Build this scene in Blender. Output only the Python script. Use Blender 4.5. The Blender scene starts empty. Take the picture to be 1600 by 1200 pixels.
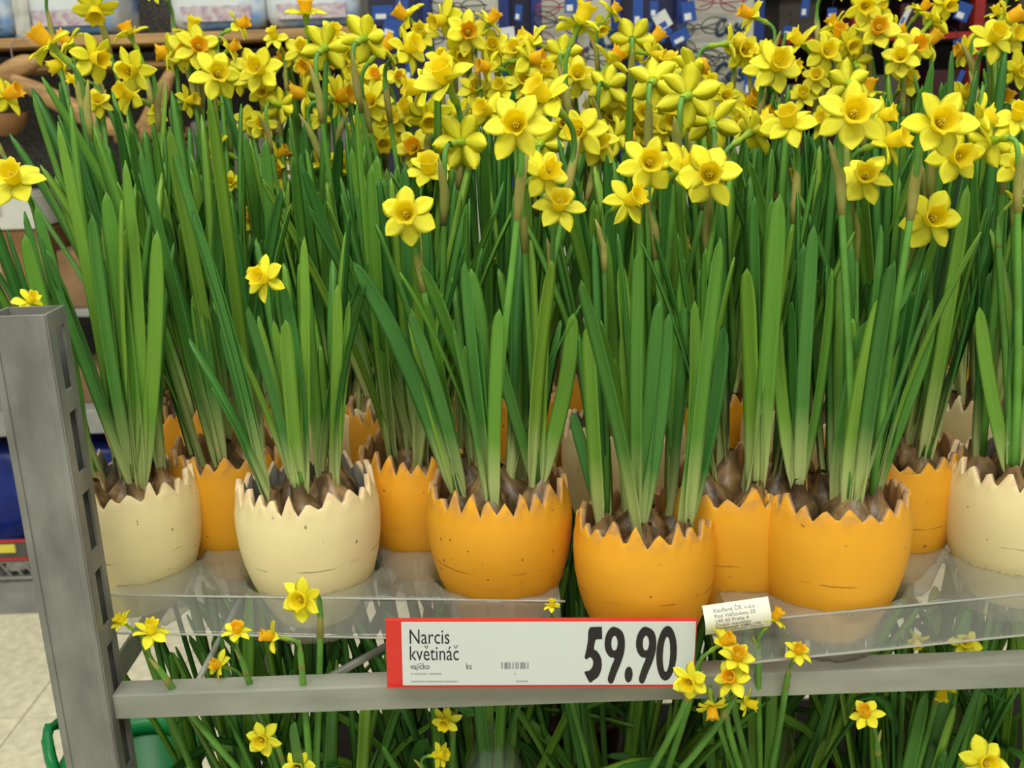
import bpy, bmesh, math, random
from mathutils import Vector, Matrix, noise
random.seed(11)
R = random.Random(5)
sc = bpy.context.scene
COL = sc.collection

# ------------------------------------------------------------------ camera
F = 1600.0
PITCH = math.radians(16.0); ROLL = math.radians(2.0)
CAM = Vector((0, 0, 0.437))
FWD = Vector((0, math.cos(PITCH), -math.sin(PITCH)))
U0 = Vector((0, math.sin(PITCH), math.cos(PITCH))); X0 = Vector((1, 0, 0))
RT = X0 * math.cos(ROLL) - U0 * math.sin(ROLL)
UP = U0 * math.cos(ROLL) + X0 * math.sin(ROLL)
cd = bpy.data.cameras.new('camera'); cam = bpy.data.objects.new('camera', cd); COL.objects.link(cam)
cd.sensor_width = 36; cd.lens = 36; cd.clip_start = 0.02; cd.clip_end = 60
cd.dof.use_dof = True; cd.dof.focus_distance = 0.86; cd.dof.aperture_fstop = 11
M = Matrix((RT, UP, -FWD)).transposed().to_4x4(); M.translation = CAM
cam.matrix_world = M
sc.camera = cam
def ray(px, py): return FWD + RT * ((px - 800) / F) + UP * ((600 - py) / F)
def PD(px, py, d): return CAM + ray(px, py) * d
def PY(px, py, Y): r = ray(px, py); return CAM + r * ((Y - CAM.y) / r.y)
def PZ(px, py, z): r = ray(px, py); return CAM + r * ((z - CAM.z) / r.z)
def depth(p): return (p - CAM).dot(FWD)

# ------------------------------------------------------------------ world, lamps, exposure
w = bpy.data.worlds.new('world'); sc.world = w; w.use_nodes = True
bg = w.node_tree.nodes['Background']; bg.inputs[0].default_value = (0.98, 1.0, 0.93, 1); bg.inputs[1].default_value = 0.50
sc.view_settings.view_transform = 'Standard'; sc.view_settings.look = 'None'
sc.view_settings.exposure = 0.07; sc.view_settings.gamma = 1.0
sc.view_settings.use_curve_mapping = False
def area(name, loc, sx, sy, power, target=None):
    l = bpy.data.lights.new(name, 'AREA'); l.shape = 'RECTANGLE'; l.size = sx; l.size_y = sy
    l.energy = power; l.color = (1.0, 0.985, 0.90)
    o = bpy.data.objects.new(name, l); COL.objects.link(o); o.location = loc
    if target is not None:
        o.rotation_euler = (Vector(target) - Vector(loc)).to_track_quat('-Z', 'Y').to_euler()
    return o
# rows of ceiling tubes of the store, above the aisle and above the shelving
area('ceiling_light_aisle', (-0.2, -0.9, 2.3), 2.6, 0.5, 66, (0, 0.6, 0.1))
area('ceiling_light_trolley', (0.2, 0.9, 2.4), 2.6, 0.4, 20)
area('ceiling_light_shelving', (0.0, 1.9, 2.4), 3.0, 0.4, 16)

# ------------------------------------------------------------------ materials
MATS = {}
def nodes_of(m): m.use_nodes = True; return m.node_tree.nodes, m.node_tree.links
def mat(name, col, rough=0.6, var=0.12, scale=40, metal=0.0, bump=0.0, spec=0.3, coord='Object', stretch=None, rnd=0.0, col2=None, transl=0.0, thr=None):
    if name in MATS: return MATS[name]
    m = bpy.data.materials.new(name); N, L = nodes_of(m); b = N['Principled BSDF']
    b.inputs['Roughness'].default_value = rough; b.inputs['Metallic'].default_value = metal
    b.inputs['Specular IOR Level'].default_value = spec
    tc = N.new('ShaderNodeTexCoord'); mp = N.new('ShaderNodeMapping')
    if stretch: mp.inputs['Scale'].default_value = stretch
    L.new(tc.outputs[coord], mp.inputs[0])
    nz = N.new('ShaderNodeTexNoise'); nz.inputs['Scale'].default_value = scale; nz.inputs['Detail'].default_value = 4
    L.new(mp.outputs[0], nz.inputs['Vector'])
    rp = N.new('ShaderNodeValToRGB'); L.new(nz.outputs['Fac'], rp.inputs[0])
    c2 = col2 if col2 else tuple(c * (1 - 2 * var) for c in col)
    c1 = col if col2 else tuple(min(1, c * (1 + var)) for c in col)
    a, e = thr if thr else (0.3, 0.7)
    rp.color_ramp.elements[0].position = a; rp.color_ramp.elements[1].position = e
    rp.color_ramp.elements[0].color = (*c2, 1); rp.color_ramp.elements[1].color = (*c1, 1)
    out = rp.outputs[0]
    if rnd:
        oi = N.new('ShaderNodeObjectInfo'); hs = N.new('ShaderNodeHueSaturation'); mr = N.new('ShaderNodeMapRange')
        mr.inputs[3].default_value = 1 - rnd; mr.inputs[4].default_value = 1 + rnd
        L.new(oi.outputs['Random'], mr.inputs[0]); L.new(mr.outputs[0], hs.inputs['Value']); L.new(out, hs.inputs['Color']); out = hs.outputs[0]
    L.new(out, b.inputs['Base Color'])
    if bump:
        bp = N.new('ShaderNodeBump'); bp.inputs['Strength'].default_value = bump; bp.inputs['Distance'].default_value = 0.002
        L.new(nz.outputs['Fac'], bp.inputs['Height']); L.new(bp.outputs[0], b.inputs['Normal'])
    if transl:
        t = N.new('ShaderNodeBsdfTranslucent'); L.new(out, t.inputs[0]); mx = N.new('ShaderNodeMixShader')
        mx.inputs[0].default_value = transl; L.new(b.outputs[0], mx.inputs[1]); L.new(t.outputs[0], mx.inputs[2])
        L.new(mx.outputs[0], N['Material Output'].inputs[0])
    MATS[name] = m; return m

def leaf_mat():
    m = bpy.data.materials.new('daffodil_leaf'); N, L = nodes_of(m); b = N['Principled BSDF']
    b.inputs['Roughness'].default_value = 0.42; b.inputs['Specular IOR Level'].default_value = 0.35
    uv = N.new('ShaderNodeUVMap'); sx = N.new('ShaderNodeSeparateXYZ'); L.new(uv.outputs[0], sx.inputs[0])
    oi = N.new('ShaderNodeObjectInfo')
    g = N.new('ShaderNodeValToRGB'); el = g.color_ramp.elements
    el[0].position = 0; el[0].color = (0.05, 0.195, 0.032, 1); el[1].position = 1; el[1].color = (0.23, 0.43, 0.045, 1)
    e = el.new(0.35); e.color = (0.082, 0.26, 0.042, 1)
    e = el.new(0.7); e.color = (0.13, 0.33, 0.034, 1)
    L.new(oi.outputs['Random'], g.inputs[0])
    # faint lengthwise veins
    tc = N.new('ShaderNodeMapping'); tc.inputs['Scale'].default_value = (14, 1.5, 1); L.new(uv.outputs[0], tc.inputs[0])
    nz = N.new('ShaderNodeTexNoise'); nz.inputs['Scale'].default_value = 3; L.new(tc.outputs[0], nz.inputs['Vector'])
    mr = N.new('ShaderNodeMapRange'); mr.inputs[1].default_value = 0.3; mr.inputs[2].default_value = 0.7; mr.inputs[3].default_value = 0.85; mr.inputs[4].default_value = 1.15
    L.new(nz.outputs['Fac'], mr.inputs[0])
    hs = N.new('ShaderNodeHueSaturation'); L.new(g.outputs[0], hs.inputs['Color']); L.new(mr.outputs[0], hs.inputs['Value'])
    # pale sheath at the bulb end
    base = N.new('ShaderNodeValToRGB'); be = base.color_ramp.elements
    be[0].position = 0.06; be[0].color = (1, 1, 1, 1); be[1].position = 0.36; be[1].color = (0, 0, 0, 1)
    L.new(sx.outputs['Y'], base.inputs[0])
    mx = N.new('ShaderNodeMix'); mx.data_type = 'RGBA'
    L.new(base.outputs[0], mx.inputs['Factor']); L.new(hs.outputs[0], mx.inputs['A']); mx.inputs['B'].default_value = (0.58, 0.66, 0.24, 1)
    L.new(mx.outputs['Result'], b.inputs['Base Color'])
    t = N.new('ShaderNodeBsdfTranslucent'); L.new(mx.outputs['Result'], t.inputs[0]); ms = N.new('ShaderNodeMixShader'); ms.inputs[0].default_value = 0.25
    L.new(b.outputs[0], ms.inputs[1]); L.new(t.outputs[0], ms.inputs[2]); L.new(ms.outputs[0], N['Material Output'].inputs[0])
    return m
LEAF = leaf_mat()
PETAL = mat('petal_yellow', (0.95, 0.91, 0.050), 0.5, 0.04, 60, transl=0.38, rnd=0.06)
TRUMPET = mat('trumpet_yellow', (0.98, 0.83, 0.022), 0.5, 0.05, 90, transl=0.5, rnd=0.06)
TRUMPET_O = mat('trumpet_orange', (0.98, 0.62, 0.014), 0.5, 0.07, 90, transl=0.5, rnd=0.08)
TUBE = mat('flower_tube_green', (0.30, 0.46, 0.03), 0.5, 0.15, 80, transl=0.1)
STAMEN = mat('stamen', (0.70, 0.52, 0.03), 0.7, 0.2, 200)
STEM = mat('flower_stem_green', (0.12, 0.31, 0.045), 0.45, 0.15, 30, rnd=0.25, transl=0.1)
SPATHE = mat('papery_spathe', (0.42, 0.34, 0.10), 0.7, 0.2, 70, rnd=0.25, transl=0.2, col2=(0.28, 0.32, 0.06))
BULB = mat('bulb_skin', (0.31, 0.185, 0.07), 0.4, 0.4, 40, stretch=(3, 3, 0.6), rnd=0.55, col2=(0.028, 0.015, 0.008), bump=0.5, spec=0.5)
SOIL = mat('dark_soil', (0.035, 0.022, 0.013), 0.95, 0.4, 150, bump=0.8)
TERRA = mat('bare_terracotta', (0.50, 0.30, 0.15), 0.85, 0.2, 60)
def pot_mat(name, col, chip, fleck):
    m = bpy.data.materials.new(name); N, L = nodes_of(m); b = N['Principled BSDF']
    b.inputs['Roughness'].default_value = 0.55; b.inputs['Specular IOR Level'].default_value = 0.3
    tc = N.new('ShaderNodeTexCoord'); oi = N.new('ShaderNodeObjectInfo')
    ad = N.new('ShaderNodeVectorMath'); ad.operation = 'ADD'; sc_ = N.new('ShaderNodeVectorMath'); sc_.operation = 'SCALE'; sc_.inputs[3].default_value = 7
    cx = N.new('ShaderNodeCombineXYZ'); L.new(oi.outputs['Random'], cx.inputs[0]); L.new(oi.outputs['Random'], cx.inputs[1]); L.new(cx.outputs[0], sc_.inputs[0])
    L.new(tc.outputs['Object'], ad.inputs[0]); L.new(sc_.outputs[0], ad.inputs[1])
    def nz(s, a, e, d=3):
        n = N.new('ShaderNodeTexNoise'); n.inputs['Scale'].default_value = s; n.inputs['Detail'].default_value = d; L.new(ad.outputs[0], n.inputs['Vector'])
        r = N.new('ShaderNodeMapRange'); r.inputs[1].default_value = a; r.inputs[2].default_value = e; L.new(n.outputs['Fac'], r.inputs[0]); return r.outputs[0]
    def mix(f, A, B):
        x = N.new('ShaderNodeMix'); x.data_type = 'RGBA'; L.new(f, x.inputs['Factor'])
        for k, v in (('A', A), ('B', B)):
            if isinstance(v, tuple): x.inputs[k].default_value = (*v, 1)
            else: L.new(v, x.inputs[k])
        return x.outputs['Result']
    c = mix(nz(14, 0.35, 0.7), col, tuple(v * 0.88 for v in col))
    c = mix(nz(125, 0.72, 0.75, 2), c, fleck)          # dark scuff flecks
    # scratched paint near the rim
    sx = N.new('ShaderNodeSeparateXYZ'); L.new(tc.outputs['Object'], sx.inputs[0])
    up = N.new('ShaderNodeMapRange'); up.inputs[1].default_value = 0.109; up.inputs[2].default_value = 0.130; L.new(sx.outputs['Z'], up.inputs[0])
    mu = N.new('ShaderNodeMath'); mu.operation = 'MULTIPLY'; L.new(up.outputs[0], mu.inputs[0]); L.new(nz(95, 0.44, 0.60), mu.inputs[1])
    c = mix(mu.outputs[0], c, chip)
    # seam crack round the belly
    se = N.new('ShaderNodeMath'); se.operation = 'COMPARE'; se.inputs[1].default_value = 0.068; se.inputs[2].default_value = 0.0006
    wob = N.new('ShaderNodeMath'); wob.operation = 'MULTIPLY_ADD'; L.new(nz(20, 0, 1), wob.inputs[0]); wob.inputs[1].default_value = 0.008; 
    L.new(sx.outputs['Z'], wob.inputs[2]); L.new(wob.outputs[0], se.inputs[0])
    m2 = N.new('ShaderNodeMath'); m2.operation = 'MULTIPLY'; L.new(se.outputs[0], m2.inputs[0]); L.new(nz(30, 0.5, 0.6), m2.inputs[1])
    c = mix(m2.outputs[0], c, tuple(v * 0.45 for v in col))
    L.new(c, b.inputs['Base Color'])
    return m
POT_O = pot_mat('orange_pot_paint', (0.80, 0.37, 0.018), (0.42, 0.22, 0.09), (0.26, 0.12, 0.03))
POT_C = pot_mat('cream_pot_paint', (0.84, 0.71, 0.375), (0.74, 0.48, 0.26), (0.30, 0.22, 0.12))
GREYIN = mat('grey_pot_inside', (0.24, 0.23, 0.19), 0.8, 0.2, 40)
STEEL = mat('galvanised_steel', (0.215, 0.215, 0.19), 0.5, 0.2, 30, metal=0.2, bump=0.08, stretch=(1, 1, 0.45), spec=0.45)
STEEL2 = mat('galvanised_rail', (0.31, 0.32, 0.27), 0.5, 0.15, 30, metal=0.2, stretch=(0.3, 1, 1), spec=0.45)
def plastic(name, haze, tint=(0.93, 0.95, 0.93)):
    m = bpy.data.materials.new(name); N, L = nodes_of(m); N.remove(N['Principled BSDF'])
    tr = N.new('ShaderNodeBsdfTransparent'); tr.inputs[0].default_value = (*tint, 1)
    df = N.new('ShaderNodeBsdfDiffuse'); df.inputs[0].default_value = (0.50, 0.49, 0.42, 1)
    gl = N.new('ShaderNodeBsdfGlossy'); gl.inputs['Roughness'].default_value = 0.12
    m1 = N.new('ShaderNodeMixShader'); m1.inputs[0].default_value = haze; L.new(tr.outputs[0], m1.inputs[1]); L.new(df.outputs[0], m1.inputs[2])
    lw = N.new('ShaderNodeLayerWeight'); lw.inputs[0].default_value = 0.5; pw = N.new('ShaderNodeMath'); pw.operation = 'POWER'; pw.inputs[1].default_value = 4.0; L.new(lw.outputs['Facing'], pw.inputs[0]); fr = N.new('ShaderNodeMath'); fr.operation = 'MULTIPLY_ADD'; fr.inputs[1].default_value = 0.5; fr.inputs[2].default_value = 0.05; L.new(pw.outputs[0], fr.inputs[0])
    m2 = N.new('ShaderNodeMixShader'); L.new(fr.outputs[0], m2.inputs[0]); L.new(m1.outputs[0], m2.inputs[1]); L.new(gl.outputs[0], m2.inputs[2])
    L.new(m2.outputs[0], N['Material Output'].inputs[0]); return m
PLASTIC = plastic('clear_tray_plastic', 0.24); EDGE_HIGHLIGHT = plastic('tray_edge_highlight', 0.55)  # second plastic is milkier, so the bright edge highlights are painted in
CELLO = plastic('clear_wrap', 0.10)
RED = mat('red_plastic', (0.62, 0.035, 0.025), 0.4, 0.05, 20)
WHITE = mat('white_card', (0.60, 0.64, 0.605), 0.5, 0.015, 10)
BLACK = mat('black_print', (0.02, 0.017, 0.018), 0.6, 0.1, 20)
GREYP = mat('grey_print', (0.22, 0.22, 0.22), 0.6, 0.1, 20)
PAPER = mat('cream_sticker', (0.80, 0.79, 0.65), 0.5, 0.02, 10)

# ------------------------------------------------------------------ builders
def obj(name, me, parent=None, m=None, loc=None):
    o = bpy.data.objects.new(name, me); COL.objects.link(o)
    if parent: o.parent = parent
    if m is not None and me is not None and not me.materials: me.materials.append(m)
    if loc is not None: o.location = loc
    return o
def empty(name, loc, label, cat, group=None):
    o = bpy.data.objects.new(name, None); COL.objects.link(o); o.location = loc; o.empty_display_size = 0.02
    return tag(o, label, cat, group)
def tag(o, label, cat, group=None, kind=None):
    o['label'] = label; o['category'] = cat
    if group: o['group'] = group
    if kind: o['kind'] = kind
    return o
def struct(o): o['kind'] = 'structure'; return o
def mesh(name, V, Fc, smooth=True, uvs=None):
    me = bpy.data.meshes.new(name); me.from_pydata([tuple(v) for v in V], [], Fc); 
    if smooth: me.polygons.foreach_set('use_smooth', [True] * len(me.polygons))
    if uvs:
        ul = me.uv_layers.new(name='UVMap'); 
        li = [0] * len(me.loops); me.loops.foreach_get('vertex_index', li)
        flat = []
        for i in li: flat += uvs[i]
        ul.data.foreach_set('uv', flat)
    me.update(); return me
def bm_mesh(name, bm, smooth=False):
    me = bpy.data.meshes.new(name); bm.to_mesh(me); bm.free()
    if smooth: me.polygons.foreach_set('use_smooth', [True] * len(me.polygons))
    return me
def addbox(bm, a, b, mi=0, bev=0.0):
    a = Vector(a); b = Vector(b)
    vs = [bm.verts.new((x, y, z)) for x in (a.x, b.x) for y in (a.y, b.y) for z in (a.z, b.z)]
    fs = []
    for q in ((0, 1, 3, 2), (4, 6, 7, 5), (0, 4, 5, 1), (2, 3, 7, 6), (0, 2, 6, 4), (1, 5, 7, 3)):
        f = bm.faces.new([vs[i] for i in q]); f.material_index = mi; fs.append(f)
    if bev:
        es = {e for f in fs for e in f.edges}
        bmesh.ops.bevel(bm, geom=list(es), offset=bev, segments=2, affect='EDGES', profile=0.5)
def boxmesh(name, a, b, bev=0.0):
    bm = bmesh.new(); addbox(bm, a, b, 0, bev); bmesh.ops.recalc_face_normals(bm, faces=bm.faces); return bm_mesh(name, bm)
def tube_data(pts, rad, n=6, V=None, Fc=None, cap=True):
    V = [] if V is None else V; Fc = [] if Fc is None else Fc
    base = len(V); pts = [Vector(p) for p in pts]; up = Vector((0.3, 0.9, 0.2))
    for i, p in enumerate(pts):
        t = (pts[min(i + 1, len(pts) - 1)] - pts[max(i - 1, 0)]).normalized()
        s = t.cross(up)
        if s.length < 1e-4: s = t.cross(Vector((1, 0, 0)))
        s.normalize(); q = s.cross(t); r = rad[i] if isinstance(rad, (list, tuple)) else rad
        for k in range(n):
            a = 2 * math.pi * k / n; V.append(p + s * (r * math.cos(a)) + q * (r * math.sin(a)))
    for i in range(len(pts) - 1):
        for k in range(n):
            a = base + i * n + k; b = base + i * n + (k + 1) % n; Fc.append((a, b, b + n, a + n))
    if cap:
        Fc.append(tuple(base + k for k in reversed(range(n)))); Fc.append(tuple(base + (len(pts) - 1) * n + k for k in range(n)))
    return V, Fc
def tube(name, pts, rad, n=6):
    V, Fc = tube_data(pts, rad, n); return mesh(name, V, Fc)
def lathe(name, prof, n=16, closed_top=False):
    V = []; Fc = []
    for r, z in prof:
        for k in range(n):
            a = 2 * math.pi * k / n; V.append((r * math.cos(a), r * math.sin(a), z))
    for i in range(len(prof) - 1):
        for k in range(n):
            a = i * n + k; b = i * n + (k + 1) % n; Fc.append((a, b, b + n, a + n))
    return mesh(name, V, Fc)
def bez(p, n, ts=None):
    out = []; m = len(p) - 1
    for i in range(n + 1):
        t = ts[i] if ts else i / n; q = [Vector(x) for x in p]
        while len(q) > 1: q = [q[j].lerp(q[j + 1], t) for j in range(len(q) - 1)]
        out.append(q[0])
    return out
def text_mesh(name, s, size, extrude=0.0002, xs=1.0, bold=0.0):
    cu = bpy.data.curves.new(name, 'FONT'); cu.body = s; cu.size = size; cu.extrude = extrude; cu.offset = bold; cu.resolution_u = 3
    t = bpy.data.objects.new(name, cu); COL.objects.link(t)
    dg = bpy.context.evaluated_depsgraph_get(); me = bpy.data.meshes.new_from_object(t.evaluated_get(dg))
    bpy.data.objects.remove(t); bpy.data.curves.remove(cu)
    for v in me.vertices: v.co.x *= xs
    # text lies in XY: turn it upright, facing -Y
    me.transform(Matrix.Rotation(math.radians(90), 4, 'X')); return me
def fill_mesh(name, loops, ext=0.0002):
    cu = bpy.data.curves.new(name, 'CURVE'); cu.dimensions = '2D'; cu.fill_mode = 'BOTH'; cu.extrude = ext
    for lp in loops:
        sp = cu.splines.new('POLY'); sp.points.add(len(lp) - 1); sp.use_cyclic_u = True
        for p, (x, y) in zip(sp.points, lp): p.co = (x, y, 0, 1)
    t = bpy.data.objects.new(name, cu); COL.objects.link(t)
    dg = bpy.context.evaluated_depsgraph_get(); me = bpy.data.meshes.new_from_object(t.evaluated_get(dg))
    bpy.data.objects.remove(t); bpy.data.curves.remove(cu)
    me.transform(Matrix.Rotation(math.radians(90), 4, 'X')); return me
def smooth_loop(p, n=4):
    out = []; k = len(p)
    for i in range(k):
        p0, p1, p2, p3 = p[i - 1], p[i], p[(i + 1) % k], p[(i + 2) % k]
        for j in range(n):
            t = j / n; o = []
            for a, b, c, d in zip(p0, p1, p2, p3):
                o.append(0.5 * (2 * b + (c - a) * t + (2 * a - 5 * b + 4 * c - d) * t * t + (3 * b - a - 3 * c + d) * t ** 3))
            out.append(tuple(o))
    return out

# ================================================================== SETTING
FLOOR = -0.85
fm = mat('floor_tile', (0.86, 0.80, 0.56), 0.4, 0.10, 40, rnd=0.05, bump=0.1)
joint = mat('floor_joint', (0.46, 0.42, 0.30), 0.7, 0.1, 30)
fl = struct(obj('floor', boxmesh('floor', (-4, -2.2, FLOOR - 0.06), (4, 5, FLOOR - 0.004)), None, joint))
tm = boxmesh('tile', (-0.1485, -0.1485, -0.004), (0.1485, 0.1485, 0), 0.001); tm.materials.append(fm)
for i in range(-5, 1):
    for j in range(4, 9):
        obj('tile', tm, fl, None, (i * 0.3 - 0.05, j * 0.3 + 0.02, FLOOR))
sm = mesh('tiles_beyond', [], [])
bm = bmesh.new()
for i in range(-12, 13):
    for j in range(-7, 16):
        if -5 <= i <= 0 and 4 <= j <= 8: continue
        x = i * 0.3 - 0.05; y = j * 0.3 + 0.02; addbox(bm, (x - 0.1485, y - 0.1485, -0.004), (x + 0.1485, y + 0.1485, 0))
o = obj('tiles_beyond', bm_mesh('tiles_beyond', bm), fl, fm, (0, 0, FLOOR)); o['kind'] = 'stuff'
struct(obj('wall_back', boxmesh('wall_back', (-4, 3.3, FLOOR), (4, 3.4, 2.4)), None, mat('back_wall', (0.09, 0.085, 0.075), 0.8, 0.15, 6)))

# ---------------------------------------------------------------- shelving behind, left: household goods
GY = 2.45                       # front of the shelving
WOOD = mat('tan_wood', (0.42, 0.25, 0.10), 0.6, 0.2, 9, stretch=(1, 8, 8)); DWOOD = mat('brown_wood', (0.26, 0.13, 0.05), 0.6, 0.2, 9)
GREY = mat('grey_shelf_metal', (0.30, 0.30, 0.28), 0.55, 0.1, 15); DGREY = mat('dark_mesh_panel', (0.085, 0.08, 0.07), 0.8, 0.35, 160)
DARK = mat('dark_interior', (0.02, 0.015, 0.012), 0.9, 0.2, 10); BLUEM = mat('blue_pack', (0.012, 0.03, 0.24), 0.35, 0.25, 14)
xr = PY(668, 60, GY).x; xl = -2.0
su = empty('shelf_unit', (xl, GY, FLOOR), 'grey store shelving with wooden boards behind the trolley post', 'shelving')
def part(name, a, b, m, root, bev=0.0):
    l = root.location; o = obj(name, boxmesh(name, Vector(a) - l, Vector(b) - l, bev), root, m); return o
def zz(py, Y=GY): return PY(150, py, Y).z
part('back_panel', (xl, 2.93, FLOOR), (xr, 2.96, 1.4), DGREY, su)
part('plinth', (xl, GY, FLOOR), (xr, GY + 0.4, zz(905)), GREY, su)
part('shelf_board', (xl, GY, zz(678)), (xr, GY + 0.45, zz(640)), GREY, su, 0.004)
part('shelf_board', (xl, GY + 0.02, zz(70)), (xr, GY + 0.45, zz(54)), WOOD, su, 0.003)
part('shelf_board', (xl, GY + 0.10, zz(105)), (xr, GY + 0.45, zz(95)), WOOD, su, 0.003)
part('shelf_board', (xl, GY + 0.04, zz(500)), (xr, GY + 0.45, zz(488)), GREY, su, 0.003)
part('upright', (xl, GY + 0.40, FLOOR), (xl + 0.04, GY + 0.47, 1.4), GREY, su)
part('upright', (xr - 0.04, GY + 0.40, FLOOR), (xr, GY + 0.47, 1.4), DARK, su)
# wire shelf and price strip near the floor
ws = empty('wire_shelf', (xl, GY - 0.02, zz(870)), 'wire shelf with slanting rods above the grey plinth', 'shelf')
def lp(v, root): return Vector(v) - root.location
for py in (868, 893):
    obj('rim_wire', tube('rim_wire', [lp((xl, GY - 0.02, zz(py)), ws), lp((xr, GY - 0.02, zz(py)), ws)], 0.004, 6), ws, GREY)
wm = tube('cross_wire', [(0, 0, 0), (0.03, 0.0, zz(893) - zz(868)), (0.05, 0.38, zz(893) - zz(868))], 0.0025, 5); wm.materials.append(GREY)
for i in range(42): obj('cross_wire', wm, ws, None, (i * 0.03, 0, 0))
for i in range(2):
    sg = ws
st = empty('price_strip', (xl, GY - 0.03, zz(863)), 'dark grey shelf strip with red edges and yellow price ticket', 'price strip')
part('strip', (xl, GY - 0.03, zz(862)), (xr, GY - 0.024, zz(832)), mat('strip_grey', (0.10, 0.095, 0.09), 0.5, 0.1, 20), st)
for py in (833, 861): part('red_edge', (xl, GY - 0.033, zz(py + 1.5)), (xr, GY - 0.029, zz(py - 1.5)), RED, st)
p0 = PY(8, 848, GY); part('yellow_ticket', (p0.x, GY - 0.036, zz(850)), (PY(33, 848, GY).x, GY - 0.031, zz(838)), mat('yellow_ticket', (0.8, 0.72, 0.08), 0.5, 0.05, 20), st)

def pillow(name, c, sx, sy, sz, m, label, cat, seed=0, group=None, lump=0.12):
    bm = bmesh.new(); bmesh.ops.create_cube(bm, size=2); bmesh.ops.subdivide_edges(bm, edges=bm.edges, cuts=6, use_grid_fill=True)
    rr = random.Random(seed)
    for v in bm.verts:
        q = v.co.copy(); n = q.normalized()
        s = 1.0 / (abs(q.x) ** 4 + abs(q.y) ** 4 + abs(q.z) ** 4) ** 0.25
        q = q * s; k = 1 + lump * noise.noise(q * 1.7 + Vector((seed * 3.1, 0, seed)))
        v.co = Vector((q.x * sx * k, q.y * sy * k, q.z * sz * k))
    o = obj(name, bm_mesh(name, bm, True), None, m, c); tag(o, label, cat, group); return o
# plastic packs on the top board
WPACK = mat('white_blue_film', (0.62, 0.66, 0.66), 0.25, 0.1, 5, col2=(0.12, 0.28, 0.55), thr=(0.40, 0.52), stretch=(1, 1, 1.6))
def pack(x0, x1, y0, y1, label, seed):
    a = PY(x0, y1, GY + 0.02); b = PY(x1, y0, GY + 0.02); c = (a + b) / 2; zb = zz(54) + 0.001; zt = b.z
    root = empty('film_pack', (c.x, GY + 0.15, zb), label, 'package')
    def sub(name, sx, sz, cz, m, y, sd, sy):
        bm = bmesh.new(); bmesh.ops.create_cube(bm, size=2); bmesh.ops.subdivide_edges(bm, edges=bm.edges, cuts=7, use_grid_fill=True)
        for v in bm.verts:
            q = v.co * (1 / (abs(v.co.x) ** 8 + abs(v.co.y) ** 8 + abs(v.co.z) ** 8) ** 0.125)
            k = 1 + 0.05 * noise.noise(q * 3 + Vector((sd, sd, 0))); v.co = Vector((q.x * sx, q.y * sy * k, q.z * sz))
        obj(name, bm_mesh(name, bm, True), root, m, (0, y, cz))
    h = zt - zb; sub('film_body', (b.x - a.x) / 2, h / 2, h / 2, WPACK, 0, seed, 0.11)
    root2 = obj('print_band', boxmesh('print_band', (-(b.x - a.x) * 0.36, -0.116, h * 0.10), ((b.x - a.x) * 0.36, -0.11, h * 0.26)), root, mat('pale_print', (0.6, 0.6, 0.55), 0.4, 0.2, 60, col2=(0.35, 0.2, 0.3)))
pack(30, 152, -110, 54, 'white and blue film pack at the end of the wooden board', 1)
pack(262, 398, -110, 54, 'white and blue film pack beside a dark gap on the board', 2)
pack(412, 552, -110, 54, 'pale film pack on the wooden board nearest the glasses boards', 3)
pack(-130, -8, -110, 54, 'white film pack cut off by the picture edge', 4)
# books / boxes beside pack: narrow white spine
o = obj('narrow_box', boxmesh('narrow_box', (0, 0, 0), (0.035, 0.12, 0.24), 0.003), None, mat('pale_box', (0.5, 0.5, 0.44), 0.5, 0.2, 30), (PY(12, 30, GY).x, GY + 0.03, zz(54))); tag(o, 'narrow pale box squeezed before the end film pack', 'box')
# wooden hangers
def hanger(pts, label, Y, m):
    P = [PY(x, y, Y) for x, y in pts]; c = P[0]
    root = empty('wooden_hanger', c, label, 'hanger')
    Q = []
    for i in range(len(P) - 1):
        for j in range(6):
            t = j / 6; Q.append(P[i].lerp(P[i + 1], t))
    Q.append(P[-1])
    for _ in range(3): Q = [Q[0]] + [(Q[i - 1] + Q[i] * 2 + Q[i + 1]) / 4 for i in range(1, len(Q) - 1)] + [Q[-1]]
    obj('arm', tube('arm', [q - c for q in Q], [0.012 + 0.012 * math.sin(math.pi * i / (len(Q) - 1)) for i in range(len(Q))], 8), root, m)
    mid = Q[len(Q) // 2] - c
    obj('hook', tube('hook', [mid, mid + Vector((0, 0, 0.05)), mid + Vector((0.02, 0, 0.075)), mid + Vector((0.04, 0, 0.06))], 0.002, 5), root, GREY)
hanger([(18, 122), (60, 142), (110, 168), (170, 200), (215, 205)], 'long curved tan wooden hanger behind the leaning stems', GY - 0.02, WOOD)
hanger([(-30, 150), (5, 118), (40, 100), (60, 96)], 'short tan wooden hanger end at the picture edge', GY + 0.0, WOOD)
hanger([(180, 215), (215, 218), (235, 190), (250, 150), (268, 110)], 'upright curved wooden hanger behind the daffodils', GY + 0.03, WOOD)
# round wooden bowl
b = lathe('bowl', [(0.0, 0), (0.03, 0), (0.055, 0.02), (0.07, 0.05), (0.066, 0.052), (0.05, 0.024), (0.0, 0.008)], 24); c = PY(4, 212, GY + 0.08)
o = obj('wooden_bowl', b, None, DWOOD, c); tag(o, 'round red-brown wooden bowl at the picture edge', 'bowl')
sh = empty('wooden_rack', PY(235, 262, GY + 0.06), 'stack of thin tan wooden slats behind the stems', 'rack')
for k in range(5): obj('slat', boxmesh('slat', (-0.06, 0, 0.002 + 0.016 * k), (0.09, 0.1, 0.011 + 0.016 * k), 0.002), sh, WOOD)
for x in (-0.05, 0.07): obj('slat_support', boxmesh('slat_support', (x, 0.08, -0.02), (x + 0.012, 0.1, 0.09)), sh, DWOOD)
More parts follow.
